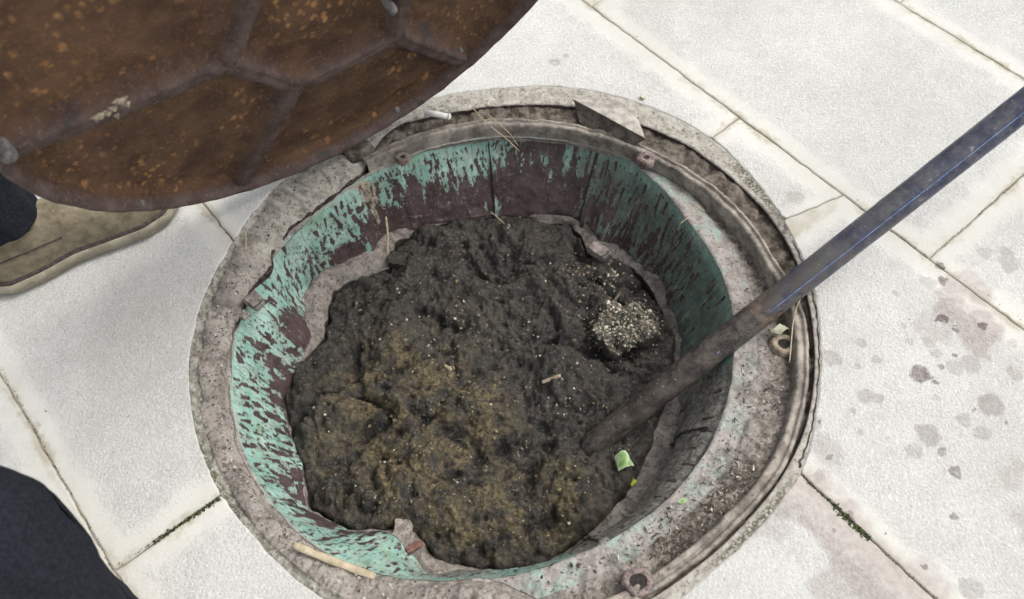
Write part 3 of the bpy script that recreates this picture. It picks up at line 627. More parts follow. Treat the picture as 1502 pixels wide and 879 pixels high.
# ------------------------------------------------------------------ muck in the shaft
step = .00145; xs = np.arange(-.40, .40, step); GX, GY = np.meshgrid(xs, xs, indexing='ij')
RR = np.hypot(GX, GY); DD = np.degrees(np.arctan2(GY, GX)) % 360
_rg = np.arange(0, 360, .5); _rv = R_MU(_rg); _rv = np.convolve(np.r_[_rv[-10:], _rv, _rv[:10]], np.hanning(7)/np.hanning(7).sum(), 'same')[10:-10]
RB = np.interp(DD, np.r_[_rg, 360], np.r_[_rv, _rv[0]])+.0035*fbm(GX*42, GY*42, 0, 4, 81)
dE = RB-RR+.0025
H = ZM+.006*(1-(RR/.33)**2)
w1, w2, wid = worley(GX*15+.4*vn(GX*30, GY*30, 0, 91), GY*15+.4*vn(GX*30, GY*30, 0, 92), 12)
w3, w4, _ = worley(GX*48+.5*vn(GX*70, GY*70, 0, 93), GY*48+.5*vn(GX*70, GY*70, 0, 94), 13)
w5, w6, _5 = worley(GX*150, GY*150, 14); w7, w8, _7 = worley(GX*320+vn(GX*200, GY*200, 0, 2), GY*320, 15)
cl = lambda a, b, w_: np.clip((b-a)/w_, 0, 1)
lump = .020*(wid-.45)*cl(w1, w2, .22)+.008*(1-w1**2)
def gp(px, py, z=ZM):
    p = at(px, py, z); return p[0]-CX, p[1]-CY
def blob(px, py, rx, ry=None, ang=0, p=2.0):
    x, y = gp(px, py); ry = ry or rx; c, s = math.cos(ang), math.sin(ang); X = (GX-x)*c+(GY-y)*s; Y = -(GX-x)*s+(GY-y)*c
    return np.exp(-((X/rx)**2+(Y/ry)**2)**(p/2))
n_mid = fbm(GX*22, GY*22, 0, 3, 83); n_f = fbm(GX*75, GY*75, 0, 5, 84, .62)
wx = GX+.030*vn(GX*11, GY*11, 0, 41)+.012*vn(GX*30, GY*30, 0, 42); wy = GY+.030*vn(GX*11, GY*11, 0, 43)+.012*vn(GX*30, GY*30, 0, 44)
rid = lambda f, sd_: 1-np.abs(vn(wx*f, wy*f, 0, sd_))*2
bil = lambda f, sd_, a=0: np.abs(vn((wx*math.cos(a)-wy*math.sin(a))*f, (wx*math.sin(a)+wy*math.cos(a))*f*1.15, 0, sd_))
H = H-.012+lump*.40+.026*bil(10, 51, .4)+.016*bil(23, 52, 1.1)+.0068*bil(52, 53, .7)+.0032*bil(115, 54, .2)+.0055*n_mid+.0038*n_f+.0022*(.6-w3)+.0016*(.6-w5)+.0012*(.5-w7)
cxy = gp(914, 492); cr = np.hypot((GX-cxy[0])/.058, (GY-cxy[1])/.045)+.16*fbm(GX*38, GY*38, 0, 3, 77); H = H+(.021+.006*fbm(GX*60, GY*70, 0, 3, 78))*(1-sst(cr, .86, 1.02))-.004*np.exp(-((cr-1.12)/.12)**2)
H = H-.010*np.clip(blob(905, 545, .05, .010, .1)+blob(858, 500, .008, .035), 0, 1)
rock = blob(835, 728, .058, .045, .3, 4); H = H+.016*rock-.014*blob(808, 765, .035, .012, .5)-.010*blob(780, 720, .01, .03, -.3)
H = H+.016*blob(560, 700, .07, .04, .3, 4)*(1+.3*n_mid)+.012*blob(740, 640, .06, .05, .6, 4)-.012*np.clip(blob(690, 690, .07, .009, .5)+blob(640, 470, .06, .008, -.5)+blob(800, 640, .012, .05, .2), 0, 1)+.014*blob(700, 760, .09, .05, 0, 4)+.012*blob(480, 620, .045, .08, .1, 4)-.012*blob(528, 560, .010, .05, .15)-.008*blob(540, 640, .012, .04, -.2)
H = H+.010*blob(620, 600, .08, .06)-.010*blob(700, 400, .12, .03)-.008*blob(880, 660, .03, .025)+.008*blob(900, 425, .04, .03)
H = H-.03*(1-np.sqrt(np.clip(1-(1-np.clip(dE/.0095, 0, 1))**2, 0, 1)))-np.where(dE < 0, np.minimum(-dE*6, .02), 0)
ocm = np.clip(.35*blob(590, 640, .17, .13, -.2, 4)+1.0*blob(600, 600, .10, .07, -.4)+1.1*blob(740, 760, .15, .06)+.8*blob(630, 690, .08, .05)+.55*blob(560, 540, .05)+.6*blob(690, 620, .06)+.35*blob(660, 500, .09)+.7*blob(830, 720, .04)+.35*blob(500, 700, .05), 0, 1)
# crevice shade put into the muck colour: local height below the neighbourhood mean
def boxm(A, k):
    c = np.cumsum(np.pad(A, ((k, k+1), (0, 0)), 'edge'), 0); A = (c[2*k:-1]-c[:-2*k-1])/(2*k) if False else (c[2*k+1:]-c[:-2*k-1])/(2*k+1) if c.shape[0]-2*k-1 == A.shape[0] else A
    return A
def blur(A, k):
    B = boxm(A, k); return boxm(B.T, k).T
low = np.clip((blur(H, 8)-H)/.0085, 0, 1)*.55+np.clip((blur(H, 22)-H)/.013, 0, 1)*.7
keep = dE > -.003
fv = keep[:-1, :-1] & keep[1:, :-1] & keep[1:, 1:] & keep[:-1, 1:]
nI, nJ = GX.shape; I, J = np.nonzero(fv); q = np.stack([I*nJ+J, (I+1)*nJ+J, (I+1)*nJ+J+1, I*nJ+J+1], 1)
used = np.unique(q); remap = np.zeros(nI*nJ, np.int64); remap[used] = np.arange(len(used))
VM = np.stack([GX, GY, H], -1).reshape(-1, 3)[used]
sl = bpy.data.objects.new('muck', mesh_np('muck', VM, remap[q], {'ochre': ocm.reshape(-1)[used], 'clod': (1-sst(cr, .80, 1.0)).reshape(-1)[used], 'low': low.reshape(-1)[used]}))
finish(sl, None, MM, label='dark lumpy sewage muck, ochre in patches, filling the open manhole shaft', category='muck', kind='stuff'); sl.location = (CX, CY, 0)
def mh_z(x, y):
    i = int(round((x-CX-xs[0])/step)); j = int(round((y-CY-xs[0])/step)); i = min(max(i, 0), nI-1); j = min(max(j, 0), nJ-1); return float(H[i, j])
def muckp(px, py, dz):
    p = at(px, py, ZM)
    for _ in range(4): p = at(px, py, mh_z(p[0], p[1]))
    return at(px, py, p[2]+dz)
# pale chips and seeds bedded in the muck
def chip_mat(name, c0, c1, c2, rough=.7):
    m = Mt(name, rough, .35); t = m.at('tone'); c = m.mx(m.mr(t, 0, .5, smooth=False), c0, c1); c = m.mx(m.mr(t, .5, 1, smooth=False), c, c2)
    m.col(m.mx(m.mr(m.N(m.geo, 500, 3, .6), .5, .7, 0, .5), c, c0)); return m.m
def chips(name, pts, mat, parent=None, pw=1.9, **props):
    """pts: (x, y, z, length, width, angle, tilt)"""
    base = np.array([(-1, 0, 0), (-.35, -1, .1), (.5, -.8, 0), (1, .1, .1), (.4, 1, 0), (-.5, .8, .1), (0, 0, .9)]); F0 = np.array([(0, 1, 6), (1, 2, 6), (2, 3, 6), (3, 4, 6), (4, 5, 6), (5, 0, 6)])
    V = []; F = []
    for k, (x, y, z, l, w_, a_, t_) in enumerate(pts):
        b = base*(1+RNG.normal(0, .18, base.shape))*[l/2, w_/2, w_*.45]; c, s = math.cos(t_), math.sin(t_); b = np.stack([b[:, 0]*c-b[:, 2]*s, b[:, 1], b[:, 0]*s+b[:, 2]*c], 1)
        c, s = math.cos(a_), math.sin(a_); V.append(np.stack([b[:, 0]*c-b[:, 1]*s+x, b[:, 0]*s+b[:, 1]*c+y, b[:, 2]+z], 1)); F.append(F0+7*k)
    return obj(name, np.vstack(V), np.vstack(F), mat, parent, {'tone': np.repeat(RNG.random(len(pts))**pw, 7)}, smooth=False, **props)
def scatter(n, fn, lo=.0015, hi=.004, zf=mh_z, asp=(.35, .8)):
    o = []
    while len(o) < n:
        x, y = fn()
        l = lo+(hi-lo)*RNG.random()**2.0; o.append((x, y, zf(x, y)+.0002, l, l*RNG.uniform(*asp), RNG.uniform(0, 6.28), RNG.normal(0, .35)))
    return o
def gauss(px, py, sx, sy=None, z=ZM):
    p = at(px, py, z); sy = sy or sx; return lambda: (p[0]+RNG.normal(0, sx), p[1]+RNG.normal(0, sy))
def inmuck():
    while 1:
        x, y = RNG.uniform(-.35, .32), RNG.uniform(-.33, .33)
        if math.hypot(x, y) < float(R_MU(math.degrees(math.atan2(y, x))))-.02: return x+CX, y+CY
MCH = chip_mat('pale_chip', (.09, .078, .062), (.30, .27, .20), (.74, .69, .57))
MCB = chip_mat('tan_chip', (.035, .028, .022), (.12, .095, .065), (.34, .26, .15), .8)
def disc(px, py, sx, sy):
    p = at(px, py, ZM)
    def f():
        while 1:
            a_, b_ = RNG.uniform(-1, 1), RNG.uniform(-1, 1)
            if a_*a_+b_*b_ < 1: return p[0]+a_*sx, p[1]+b_*sy
    return f
P1 = scatter(540, disc(914, 490, .055, .043), .0022, .0085)+scatter(170, gauss(925, 480, .04, .035), .002, .006)+scatter(110, disc(950, 460, .03, .035), .002, .007)+scatter(90, gauss(895, 415, .022, .012), .002, .008)+scatter(30, gauss(835, 395, .018, .012), .002, .005)
P1 = [p for p in P1 if math.hypot(p[0]-CX, p[1]-CY) < float(R_MU(math.degrees(math.atan2(p[1]-CY, p[0]-CX))))-.008]
chips('pale_chips', P1, MCH, pw=1.15, kind='stuff', label='cluster of pale husks and chips on the clod at the right of the muck', category='chips')
P2 = scatter(520, inmuck, .0014, .006)+scatter(110, gauss(665, 490, .05, .045), .002, .007)+scatter(30, gauss(760, 560, .06, .04), .002, .007)+scatter(30, gauss(820, 590, .025, .02), .0012, .005)+scatter(40, gauss(690, 700, .1, .05), .001, .004)
chips('scattered_husks', P2, MCH, kind='stuff', label='small pale husks strewn over the whole dark muck', category='husks')
P3 = scatter(1500, inmuck, .0018, .008)+scatter(260, gauss(640, 640, .08, .06), .0016, .006)+scatter(260, gauss(740, 760, .11, .03), .0016, .006)
P3 = [p for p in P3 if math.hypot(p[0]-CX, p[1]-CY) < float(R_MU(math.degrees(math.atan2(p[1]-CY, p[0]-CX))))-.012]
chips('brown_crumbs', P3, MCB, kind='stuff', label='brown crumbs of earth strewn over the dark muck', category='crumbs')

# ------------------------------------------------------------------ the lid, held open on the hinge side, underside to the camera
LQ = np.array([-.177, .749, .362]); LN = np.array([.49, -.795, -.357]); LN /= np.linalg.norm(LN)
LX = np.cross([0, 0, 1.], LN); LX /= np.linalg.norm(LX); LY = np.cross(LN, LX)
LR = .370
lid = empty('iron_cover', tuple(LQ), 'round rusty brown iron manhole lid tilted open, its honeycomb ribbed underside showing', 'manhole lid')
lid.matrix_world = Matrix([[LX[0], LY[0], LN[0], LQ[0]], [LX[1], LY[1], LN[1], LQ[1]], [LX[2], LY[2], LN[2], LQ[2]], [0, 0, 0, 1]])
def lidp(px, py, h=0.0):
    d = FW+(px-751)/FPX*RT-(py-439.5)/FPX*UP; t = ((LQ+LN*h-CAM)@LN)/(d@LN); X = CAM+d*t-LQ; return np.array([X@LX, X@LY])
# plate: polar grid, panels sunk 24 mm below the rim
nt_, nr = 360, 70; tt = np.arange(nt_)*2*math.pi/nt_; rr_ = np.linspace(.0003, LR-.010, nr)
TT, RR2 = np.meshgrid(tt, rr_, indexing='ij'); PX = RR2*np.cos(TT); PY = RR2*np.sin(TT)
PZ = -.026+.010*sst(RR2, LR-.030, LR-.012)+.0016*fbm(PX*25, PY*25, 0, 4, 5)
obj('lid_plate', np.stack([PX, PY, PZ], -1).reshape(-1, 3), grid_faces(nt_, nr, True), MLP, lid)
pr = [(LR-.022, -.025), (LR-.017, -.018), (LR-.013, -.008), (LR-.010, -.002), (LR-.006, -.0003), (LR-.002, -.002), (LR, -.006), (LR+.0005, -.016), (LR, -.034), (LR-.004, -.040), (.30, -.042), (.15, -.043), (.002, -.043)]
V = np.array([[(r*math.cos(t), r*math.sin(t), z) for r, z in pr] for t in tt]); nz = .0009*fbm(V[..., 0]*50, V[..., 1]*50, V[..., 2]*50, 4, 9)
V[..., 2] += nz; V[:, :9, 0] *= (1+.003*vn(np.cos(tt)*18, np.sin(tt)*18, 0, 4))[:, None]; V[:, :9, 1] *= (1+.003*vn(np.cos(tt)*18, np.sin(tt)*18, 0, 4))[:, None]
obj('lid_rim', V.reshape(-1, 3), grid_faces(nt_, len(pr), True), MLR, lid)
def rib(a_, b_, w_=.0105, top=-.0065):
    a_ = np.array(a_); b_ = np.array(b_); L = np.linalg.norm(b_-a_); t = (b_-a_)/L; n = np.array([-t[1], t[0]]); m_ = max(6, int(L/.006))
    cs = [(-3.0, -.0268), (-2.2, -.0242), (-1.5, -.0185), (-1.0, -.0110), (-.70, -.0052), (-.38, -.0008), (0, .0009), (.38, -.0008), (.70, -.0052), (1.0, -.0110), (1.5, -.0185), (2.2, -.0242), (3.0, -.0268)]
    V = []
    for i in range(m_+1):
        p = a_+t*(L*i/m_)
        for x, z in cs:
            q_ = p+n*x*w_; zz = (top+z) if z > -.005 else z
            V.append((q_[0], q_[1], zz))
    V = np.array(V); V += .0010*np.stack([fbm(V[:, 0]*60, V[:, 1]*60, 0, 3, 3), fbm(V[:, 0]*60, V[:, 1]*60, 3., 3, 4), fbm(V[:, 0]*60, V[:, 1]*60, 7., 4, 5)], 1)
    obj('rib', V, grid_faces(m_+1, len(cs)), MLR, lid)
NP = {k: lidp(x, y, -.004) for k, (x, y) in dict(p0=(5, 236), p1=(340, 103), p2=(441, 133), p3=(587, 62), p4=(682, 96), p5=(380, -8), p6=(602, -35), p7=(360, 275), p8=(-60, 200), p9=(440, -60)).items()}
def ext(p, s): p = np.array(p); return p/np.linalg.norm(p)*s
NP['p7'] = ext(NP['p7'], LR-.018); NP['p4'] = ext(NP['p4'], LR-.018); NP['p8'] = ext(NP['p8'], min(LR-.018, 9))
h1 = (NP['p5']+NP['p9'])/2; far1 = np.array([.04, .10]); 
for a_, b_ in (('p0', 'p1'), ('p1', 'p2'), ('p2', 'p3'), ('p3', 'p4'), ('p1', 'p5'), ('p3', 'p6'), ('p2', 'p7')): rib(NP[a_], NP[b_])
rib(ext(NP['p0'], LR-.018), NP['p0']); rib(NP['p5'], far1+[-.09, .03]); rib(NP['p6'], far1+[.10, .02]); rib(far1+[-.09, .03], far1); rib(far1, far1+[.10, .02]); rib(far1, [.03, LR-.02]); rib(far1+[.10, .02], ext([.26, .16], LR-.018)); rib(far1+[-.09, .03], ext([-.22, .25], LR-.018))
MBO = simple('worn_bolt', (.10, .095, .09), (.22, .21, .20), 150, .6, .5, obj_space=True)
for px, py, r in ((575, 14, .0062), (581, 160, .0052), (12, 228, .0085), (208, 296, .003), (675, 72, .003)):
    p = lidp(px, py, -.003); V = []; F = []
    for k, (q_, z) in enumerate(((1, -.024 if r > .006 else -.004), (1, -.001), (.8, .002), (.4, .003), (.01, .0032))): V += [(p[0]+r*q_*math.cos(j*math.pi/7), p[1]+r*q_*math.sin(j*math.pi/7), z) for j in range(14)]
    for k in range(4): F += [(k*14+j, k*14+(j+1) % 14, (k+1)*14+(j+1) % 14, (k+1)*14+j) for j in range(14)]
    pydata('rivet', V, F, MBO, lid)
MPD = simple('dried_paper', (.35, .30, .24), (.62, .57, .48), 300, .9, .5, obj_space=True)
def paper_scrap():
    V = []; F = []; k = 0
    for px, py, s in ((148, 172, .006), (158, 168, .007), (168, 161, .006), (179, 150, .007), (187, 155, .004), (141, 176, .003), (172, 172, .0025)):
        p = lidp(px, py, 0); n = 9; V.append((p[0], p[1], .003)); V += [(p[0]+s*(1+.4*RNG.normal())*math.cos(6.283*i/n), p[1]+.6*s*(1+.4*RNG.normal())*math.sin(6.283*i/n), -.003) for i in range(n)]
        F += [(k, k+1+i, k+1+(i+1) % n) for i in range(n)]; k += n+1
    return V, F
V, F = paper_scrap(); V = [tuple(LQ+LX*v[0]+LY*v[1]+LN*v[2]) for v in V]
pydata('dried_scrap', V, F, simple('dried_scrap_pulp', (.22, .175, .12), (.46, .39, .30), 300, .9, .5), smooth=False, label='dried beige scrap of pulp stuck on the long rib of the lid underside', category='scrap')

# ------------------------------------------------------------------ blue pipe poked into the muck
pa = at(860, 660, -.160); pb = at(1085, 483, -.013); pdv = (pb-pa)/np.linalg.norm(pb-pa); PR_ = .0184
pipe = empty('pipe', tuple(pa), 'dark blue plastic pipe with muddy rusty end, poked into the muck', 'pipe')
pside = np.cross(pdv, [0, 0, 1.]); pside /= np.linalg.norm(pside); pup = np.cross(pside, pdv)
def pipe_pt(s, ang, r): return pdv*s+(pside*math.cos(ang)+pup*math.sin(ang))*r
def pipe_mesh(name, s0, s1, r, mat, n=40, ds=.006, cap0=False, wob=.0, rag=0, a0=0, a1=2*math.pi, close=True):
    m_ = int((s1-s0)/ds)+1; V = []
    for i in range(m_+1):
        s = s0+(s1-s0)*i/m_
        for k in range(n):
            g = a0+(a1-a0)*k/(n if close else n-1); e = 0
            if rag and i > m_-12: e = rag*math.sin(g*3+1)*.5+rag*.4*math.sin(g*7)
            V.append(pipe_pt(s+e*(i-(m_-12))/12 if e else s, g, (r if not isinstance(r, tuple) else (r[0]+(r[1]-r[0])*i/m_)*(.62+.38*min(1, (i/4)**.5)))))
    V = np.array(V); V += wob*np.stack([fbm(V[:, 0]*60, V[:, 1]*60, V[:, 2]*60, 4, q_) for q_ in (3, 4, 5)], 1)
    ids = np.arange((m_+1)*n).reshape(m_+1, n)
    F = [(ids[i, k], ids[i, (k+1) % n], ids[i+1, (k+1) % n], ids[i+1, k]) for i in range(m_) for k in range(n if close else n-1)]
    if cap0: V = np.vstack([V, [[0, 0, 0]+pdv*(s0-.004)]]); F += [(len(V)-1, (k+1) % n, k) for k in range(n)]
    return pydata(name, V, F, mat, pipe)
def pipe_mat():
    m = Mt('blue_plastic', .45, .4); P = m.geo; sx = m.mt('DIVIDE', m.vm('DOT_PRODUCT', m.vm('SUBTRACT', P, tuple(pa)), tuple(pdv)), 1.0)
    c = m.mx(m.mr(m.N(P, 24, 5, .6), .35, .65), (.021, .026, .056), (.048, .056, .104))
    dust = m.mt('MULTIPLY', m.mr(m.N(P, 45, 6, .7), .42, .66), .45); c = m.mx(dust, c, (.20, .19, .17))
    c = m.mx(m.mt('MULTIPLY', m.mr(m.N(P, 160, 5, .7), .60, .68), .6), c, (.40, .38, .35))
    c = m.mx(m.mt('MULTIPLY', m.mr(m.N(m.vm('ADD', P, (4, 2, 6)), 14, 5, .7), .52, .66), .5), c, (.13, .12, .115))
    up = m.vm('DOT_PRODUCT', m.t.nodes['Geometry'].outputs['Normal'], (0, 0, 1)) ; c = m.mx(m.mt('MULTIPLY', m.mr(up, .62, .98), m.mr(m.N(P, 30, 5, .7), .30, .62, .05, .55)), c, (.19, .19, .18))
    c = m.mx(m.mt('MULTIPLY', m.mr(sx, .62, .31), m.mr(m.N(P, 34, 6, .75), .38, .60)), c, (.105, .092, .08))
    m.col(c).rough(m.mr(m.N(P, 40, 5, .6), .35, .65, .24, .5)).bump(m.N(P, 200, 5, .6), .2, .0008); return m.m
def mud_end_mat():
    m = Mt('rusty_mud_coat', .7, .3); P = m.geo
    c = m.mx(m.mr(m.N(P, 40, 5, .65), .35, .66), (.036, .030, .027), (.105, .087, .075))
    c = m.mx(m.mt('MULTIPLY', m.mr(m.N(P, 170, 5, .7), .54, .66), .45), c, (.17, .145, .12))
    sx = m.vm('DOT_PRODUCT', m.vm('SUBTRACT', P, tuple(pa)), tuple(pdv)); g = m.mt('MULTIPLY', m.mr(sx, .285, .330), m.mr(m.N(P, 60, 4, .6), .35, .55))
    c = m.mx(g, c, m.mx(m.N(P, 120, 4, .6), (.13, .095, .07), (.32, .20, .125))); c = m.mx(m.mt('MULTIPLY', m.mr(sx, .14, .28), .45), c, m.mx(m.mr(m.N(P, 80, 5, .7), .4, .6), (.055, .050, .048), (.17, .15, .13)))
    c = m.mx(m.mt('MULTIPLY', m.mr(m.N(P, 330, 3, .6), .66, .72), .8), c, (.50, .47, .42))
    m.col(c).bump(m.N(P, 160, 6, .7), .8, .002); return m.m
MP = pipe_mat(); MPE = mud_end_mat()
pipe_mesh('pipe_wall', .20, 1.9, PR_, MP, wob=.0002)
pipe_mesh('muddy_end', -.005, .325, (.0186, .0190), MPE, cap0=True, wob=.0007, rag=.012)
MST = simple('stripe_blue', (.10, .16, .34), (.24, .33, .58), 60, .5, 0)
cdir = CAM-(pa+pdv*.5); ca = math.atan2(cdir@pup, cdir@pside)
pipe_mesh('stripe', .22, 1.9, PR_+.0004, MST, n=4, a0=ca-.36-.028, a1=ca-.36+.028, close=False)

# ------------------------------------------------------------------ person beside the lid: one shoe and the trouser leg above it
MSU = simple('khaki_suede', (.15, .125, .083), (.265, .225, .155), 45, .95, .5, speck=(300, .56, (.30, .275, .21), .5))
MSOL = simple('tan_rubber', (.24, .215, .16), (.35, .32, .25), 40, .85, .3, speck=(200, .60, (.17, .15, .11)))
MWE = simple('dark_welt', (.035, .028, .026), (.085, .068, .06), 200, .8, .4)
MNA = simple('navy_cloth', (.0085, .0105, .0145), (.018, .021, .028), 260, .9, .5, spec=.15)
pers = empty('person', tuple(at(60, 380)), 'person beside the lid, seen as a khaki suede shoe under a navy trouser hem', 'person')
hl = at(-12, 420, 0); tl = at(285, 276, 0); sdir = (tl-hl)/np.linalg.norm(tl-hl); ssd = np.array([sdir[1], -sdir[0], 0])   # ssd points to the camera side
SL = .285; base = hl+sdir*0
def sole_w(f): return np.interp(f, [0, .03, .10, .25, .42, .60, .76, .88, .96, 1.0], [.006, .026, .037, .039, .035, .043, .049, .043, .026, .004])
fs = 1-np.cos(np.linspace(0, math.pi, 60)); fs = fs/2
def side(f, sgn, off=0, inset=0): return base+sdir*(f*SL+(0))+ssd*sgn*np.maximum(sole_w(f)-inset, .001)
def loop_at(z, inset=0, bulge=0):
    P_ = [base+sdir*(f*(SL-2*inset)+inset)+ssd*(max(sole_w(f)-inset, .0005)) for f in fs]+[base+sdir*(f*(SL-2*inset)+inset)-ssd*(max(sole_w(f)-inset, .0005)) for f in fs[::-1][1:-1]]
    P_ = np.array(P_); P_[:, 2] = z; return P_
def loft(nm, loops, mat, parent, caps=True):
    m_ = len(loops); n = len(loops[0]); V = np.vstack(loops)-np.array(parent_loc); F = [(i*n+k, i*n+(k+1) % n, (i+1)*n+(k+1) % n, (i+1)*n+k) for i in range(m_-1) for k in range(n)]
    if caps: F += [tuple(range((m_-1)*n, m_*n))]
    return pydata(nm, V, F, mat, parent)
parent_loc = tuple(pers.location)
shoe_s = loft('shoe_sole', [loop_at(.000, .004), loop_at(.002, .001), loop_at(.014, -.004), loop_at(.021, -.003), loop_at(.0232, .0), loop_at(.0238, .005)], MSOL, pers)
loft('shoe_welt', [loop_at(.0215, .0005), loop_at(.0235, .0002), loop_at(.026, .001), loop_at(.0275, .004), loop_at(.027, .009)], MWE, pers, False)
def upper():
    loops = []
    for k in range(14):
        g = k/13; L_ = []
        for j, f in enumerate(np.r_[fs, fs[::-1][1:-1]]):
            sg = 1 if j < len(fs) else -1
            ht = float(np.interp(f, [0, .08, .2, .32, .48, .65, .82, .95, 1], [.060, .078, .082, .080, .070, .052, .042, .026, .012]))
            w_ = max(float(sole_w(f))-.004, .0008); ax = base+sdir*(.004+f*(SL-.008)); a_ = g*math.pi/2
            z = .024+ht*math.sin(a_)**.85; ww = w_*(math.cos(a_)**.62)
            p = ax+ssd*sg*(ww+.0*g); p[2] = z
            pull = .020*g*g*(1 if f < .08 else 0); p = p+sdir*pull; L_.append(p)
        loops.append(np.array(L_))
    lp = np.stack(loops); lp[..., 2] += .0008*fbm(lp[..., 0]*80, lp[..., 1]*80, lp[..., 2]*80, 3, 4); return list(lp)
up = loft('shoe_upper', upper(), MSU, pers)
# seam line round the heel quarter
pth = []
for f in np.linspace(.02, .42, 24):
    w_ = float(sole_w(f))-.004; a_ = .50-.25*f; p = base+sdir*(.004+f*(SL-.008))+ssd*(w_*math.cos(a_)**.62+.0006)
    ht = float(np.interp(f, [0, .08, .2, .32, .48], [.060, .078, .082, .080, .070])); p[2] = .024+ht*math.sin(a_)**.85; pth.append(p-np.array(parent_loc))
V, F = tube(pth, .0011, 6); pydata('shoe_seam', V, F, MWE, pers)
# trouser leg
def leg(nm, pts, rads, mat, parent, pl, folds=.006, seed=0, n=64, m_=90, hem=True, fscale=9):
    P_ = np.array(pts); t = np.linspace(0, 1, len(P_)); g = np.linspace(0, 1, m_); 
    C_ = np.stack([np.interp(g, t, P_[:, k]) for k in range(3)], 1); k5 = np.hanning(13); k5 /= k5.sum()
    for k in range(3): C_[:, k] = np.convolve(np.pad(C_[:, k], 6, 'edge'), k5, 'valid')
    R_ = np.interp(g, t, rads); V, F = tube(C_, R_, n, caps=False); V = np.array(V).reshape(m_, n, 3)
    cen = C_[:, None, :]; out = V-cen; out /= np.linalg.norm(out, axis=2)[..., None]
    fo = folds*fbm(out[..., 0]*1.8+cen[..., 2]*2, out[..., 1]*1.8, cen[..., 2]*fscale+out[..., 0]*2, 3, 200+seed)
    V = V+out*fo[..., None]
    if hem: V = np.concatenate([V[:1]*1.0-out[:1]*.004+np.array([0, 0, .012]), V[:1]-out[:1]*.0018, V], 0); m_ += 2
    F = grid_faces(m_, n, False); I_ = np.arange(m_-1); extra = np.stack([I_*n+n-1, I_*n, (I_+1)*n, (I_+1)*n+n-1], 1); F = np.vstack([F, extra])
    V = V.reshape(-1, 3)-np.array(pl); F = [tuple(f) for f in F]+[tuple(range((m_-1)*n, m_*n))]
    return pydata(nm, V, F, mat, parent)
ank = base+sdir*.050-ssd*.022; ank[2] = .085
leg('trouser_leg', [ank+np.array([.012, -.004, 0]), ank+[.0, .01, .10], ank+[-.03, .03, .32], ank+[-.05, .02, .50], ank+[-.06, .02, .86]], [.056, .057, .064, .075, .095], MNA, pers, parent_loc, .010, 1)
# photographer's knee and shin at the lower left
ph = empty('person', tuple(at(-30, 980, .0)), 'person at the lower left corner, only a dark navy trouser leg showing', 'person')
pl2 = tuple(ph.location)
def P3_(x, y, t): return atd(x, y, t)
leg('trouser_leg', [P3_(330, 1215, .99), P3_(205, 1068, .93), P3_(100, 968, .88), P3_(8, 880, .83), P3_(-70, 806, .78), P3_(-125, 775, .76), P3_(-230, 740, .74)], [.070, .080, .086, .087, .084, .072, .070], MNA, ph, pl2, .008, 5, hem=False, fscale=7)

# ------------------------------------------------------------------ small things on and around the frame
def strip(nm, pts, wid, th, mat, label=None, cat=None, parent=None, n=18, group=None, round_=False, kind=None):
    P_ = np.array([p for p in pts]); t = np.linspace(0, 1, len(P_)); g = np.linspace(0, 1, n); C_ = np.stack([np.interp(g, t, P_[:, k]) for k in range(3)], 1)
    if len(P_) > 2:
        k5 = np.hanning(7); k5 /= k5.sum()
        for k in range(3): C_[:, k] = np.convolve(np.pad(C_[:, k], 3, 'reflect', reflect_type='odd'), k5, 'valid')
    w_ = np.interp(g, [0, .06, .5, .94, 1], [.8, 1, 1.04, 1, .75])*wid/2*(1+.05*np.sin(g*19+len(nm)))
    V, F = tube(C_, w_, 10 if round_ else 8, flat=1.0 if round_ else th/wid)
    pr_ = {}
    if label: pr_ = dict(label=label, category=cat)
    if group: pr_['group'] = group
    if kind: pr_['kind'] = kind
    o_ = C_[0] if parent is None else np.zeros(3)
    return pydata(nm, V-o_, F, mat, parent, loc=tuple(o_), **pr_)
MSTK = simple('dry_bamboo', (.36, .30, .20), (.55, .47, .34), 60, .8, .4, speck=(240, .60, (.20, .14, .08)))
MSTR = simple('dry_straw', (.33, .27, .16), (.58, .50, .34), 200, .8, .2)
strip('bamboo_stick', [at(430, 799, .006), at(490, 824, .002), at(550, 846, -.006)], .0095, .004, MSTK, 'flat tan bamboo stick lying on the lower left edge of the manhole frame', 'stick')
MCIG = simple('filter_paper', (.70, .69, .66), (.80, .79, .76), 120, .9, .1)
cg = empty('cigarette_butt', tuple(at(623, 165, .010)), 'white cigarette butt lying on the frame rim beside the lid edge', 'cigarette butt')
c0 = at(623, 165, .010); c1 = at(657, 171, .009)
V, F = tube([c0-c0, (c1-c0)*.5, c1-c0], [.0044, .0045, .0046], 16); pydata('paper_tube', V, F, MCIG, cg)
dcg = (c1-c0)/np.linalg.norm(c1-c0); V, F = tube([(c1-c0)+dcg*.0002, (c1-c0)+dcg*.003, (c1-c0)+dcg*.0045], [.0046, .0056, .0030], 12); V = V+.0007*RNG.normal(size=V.shape)*.6
pydata('crushed_end', V, F, MCIG, cg)
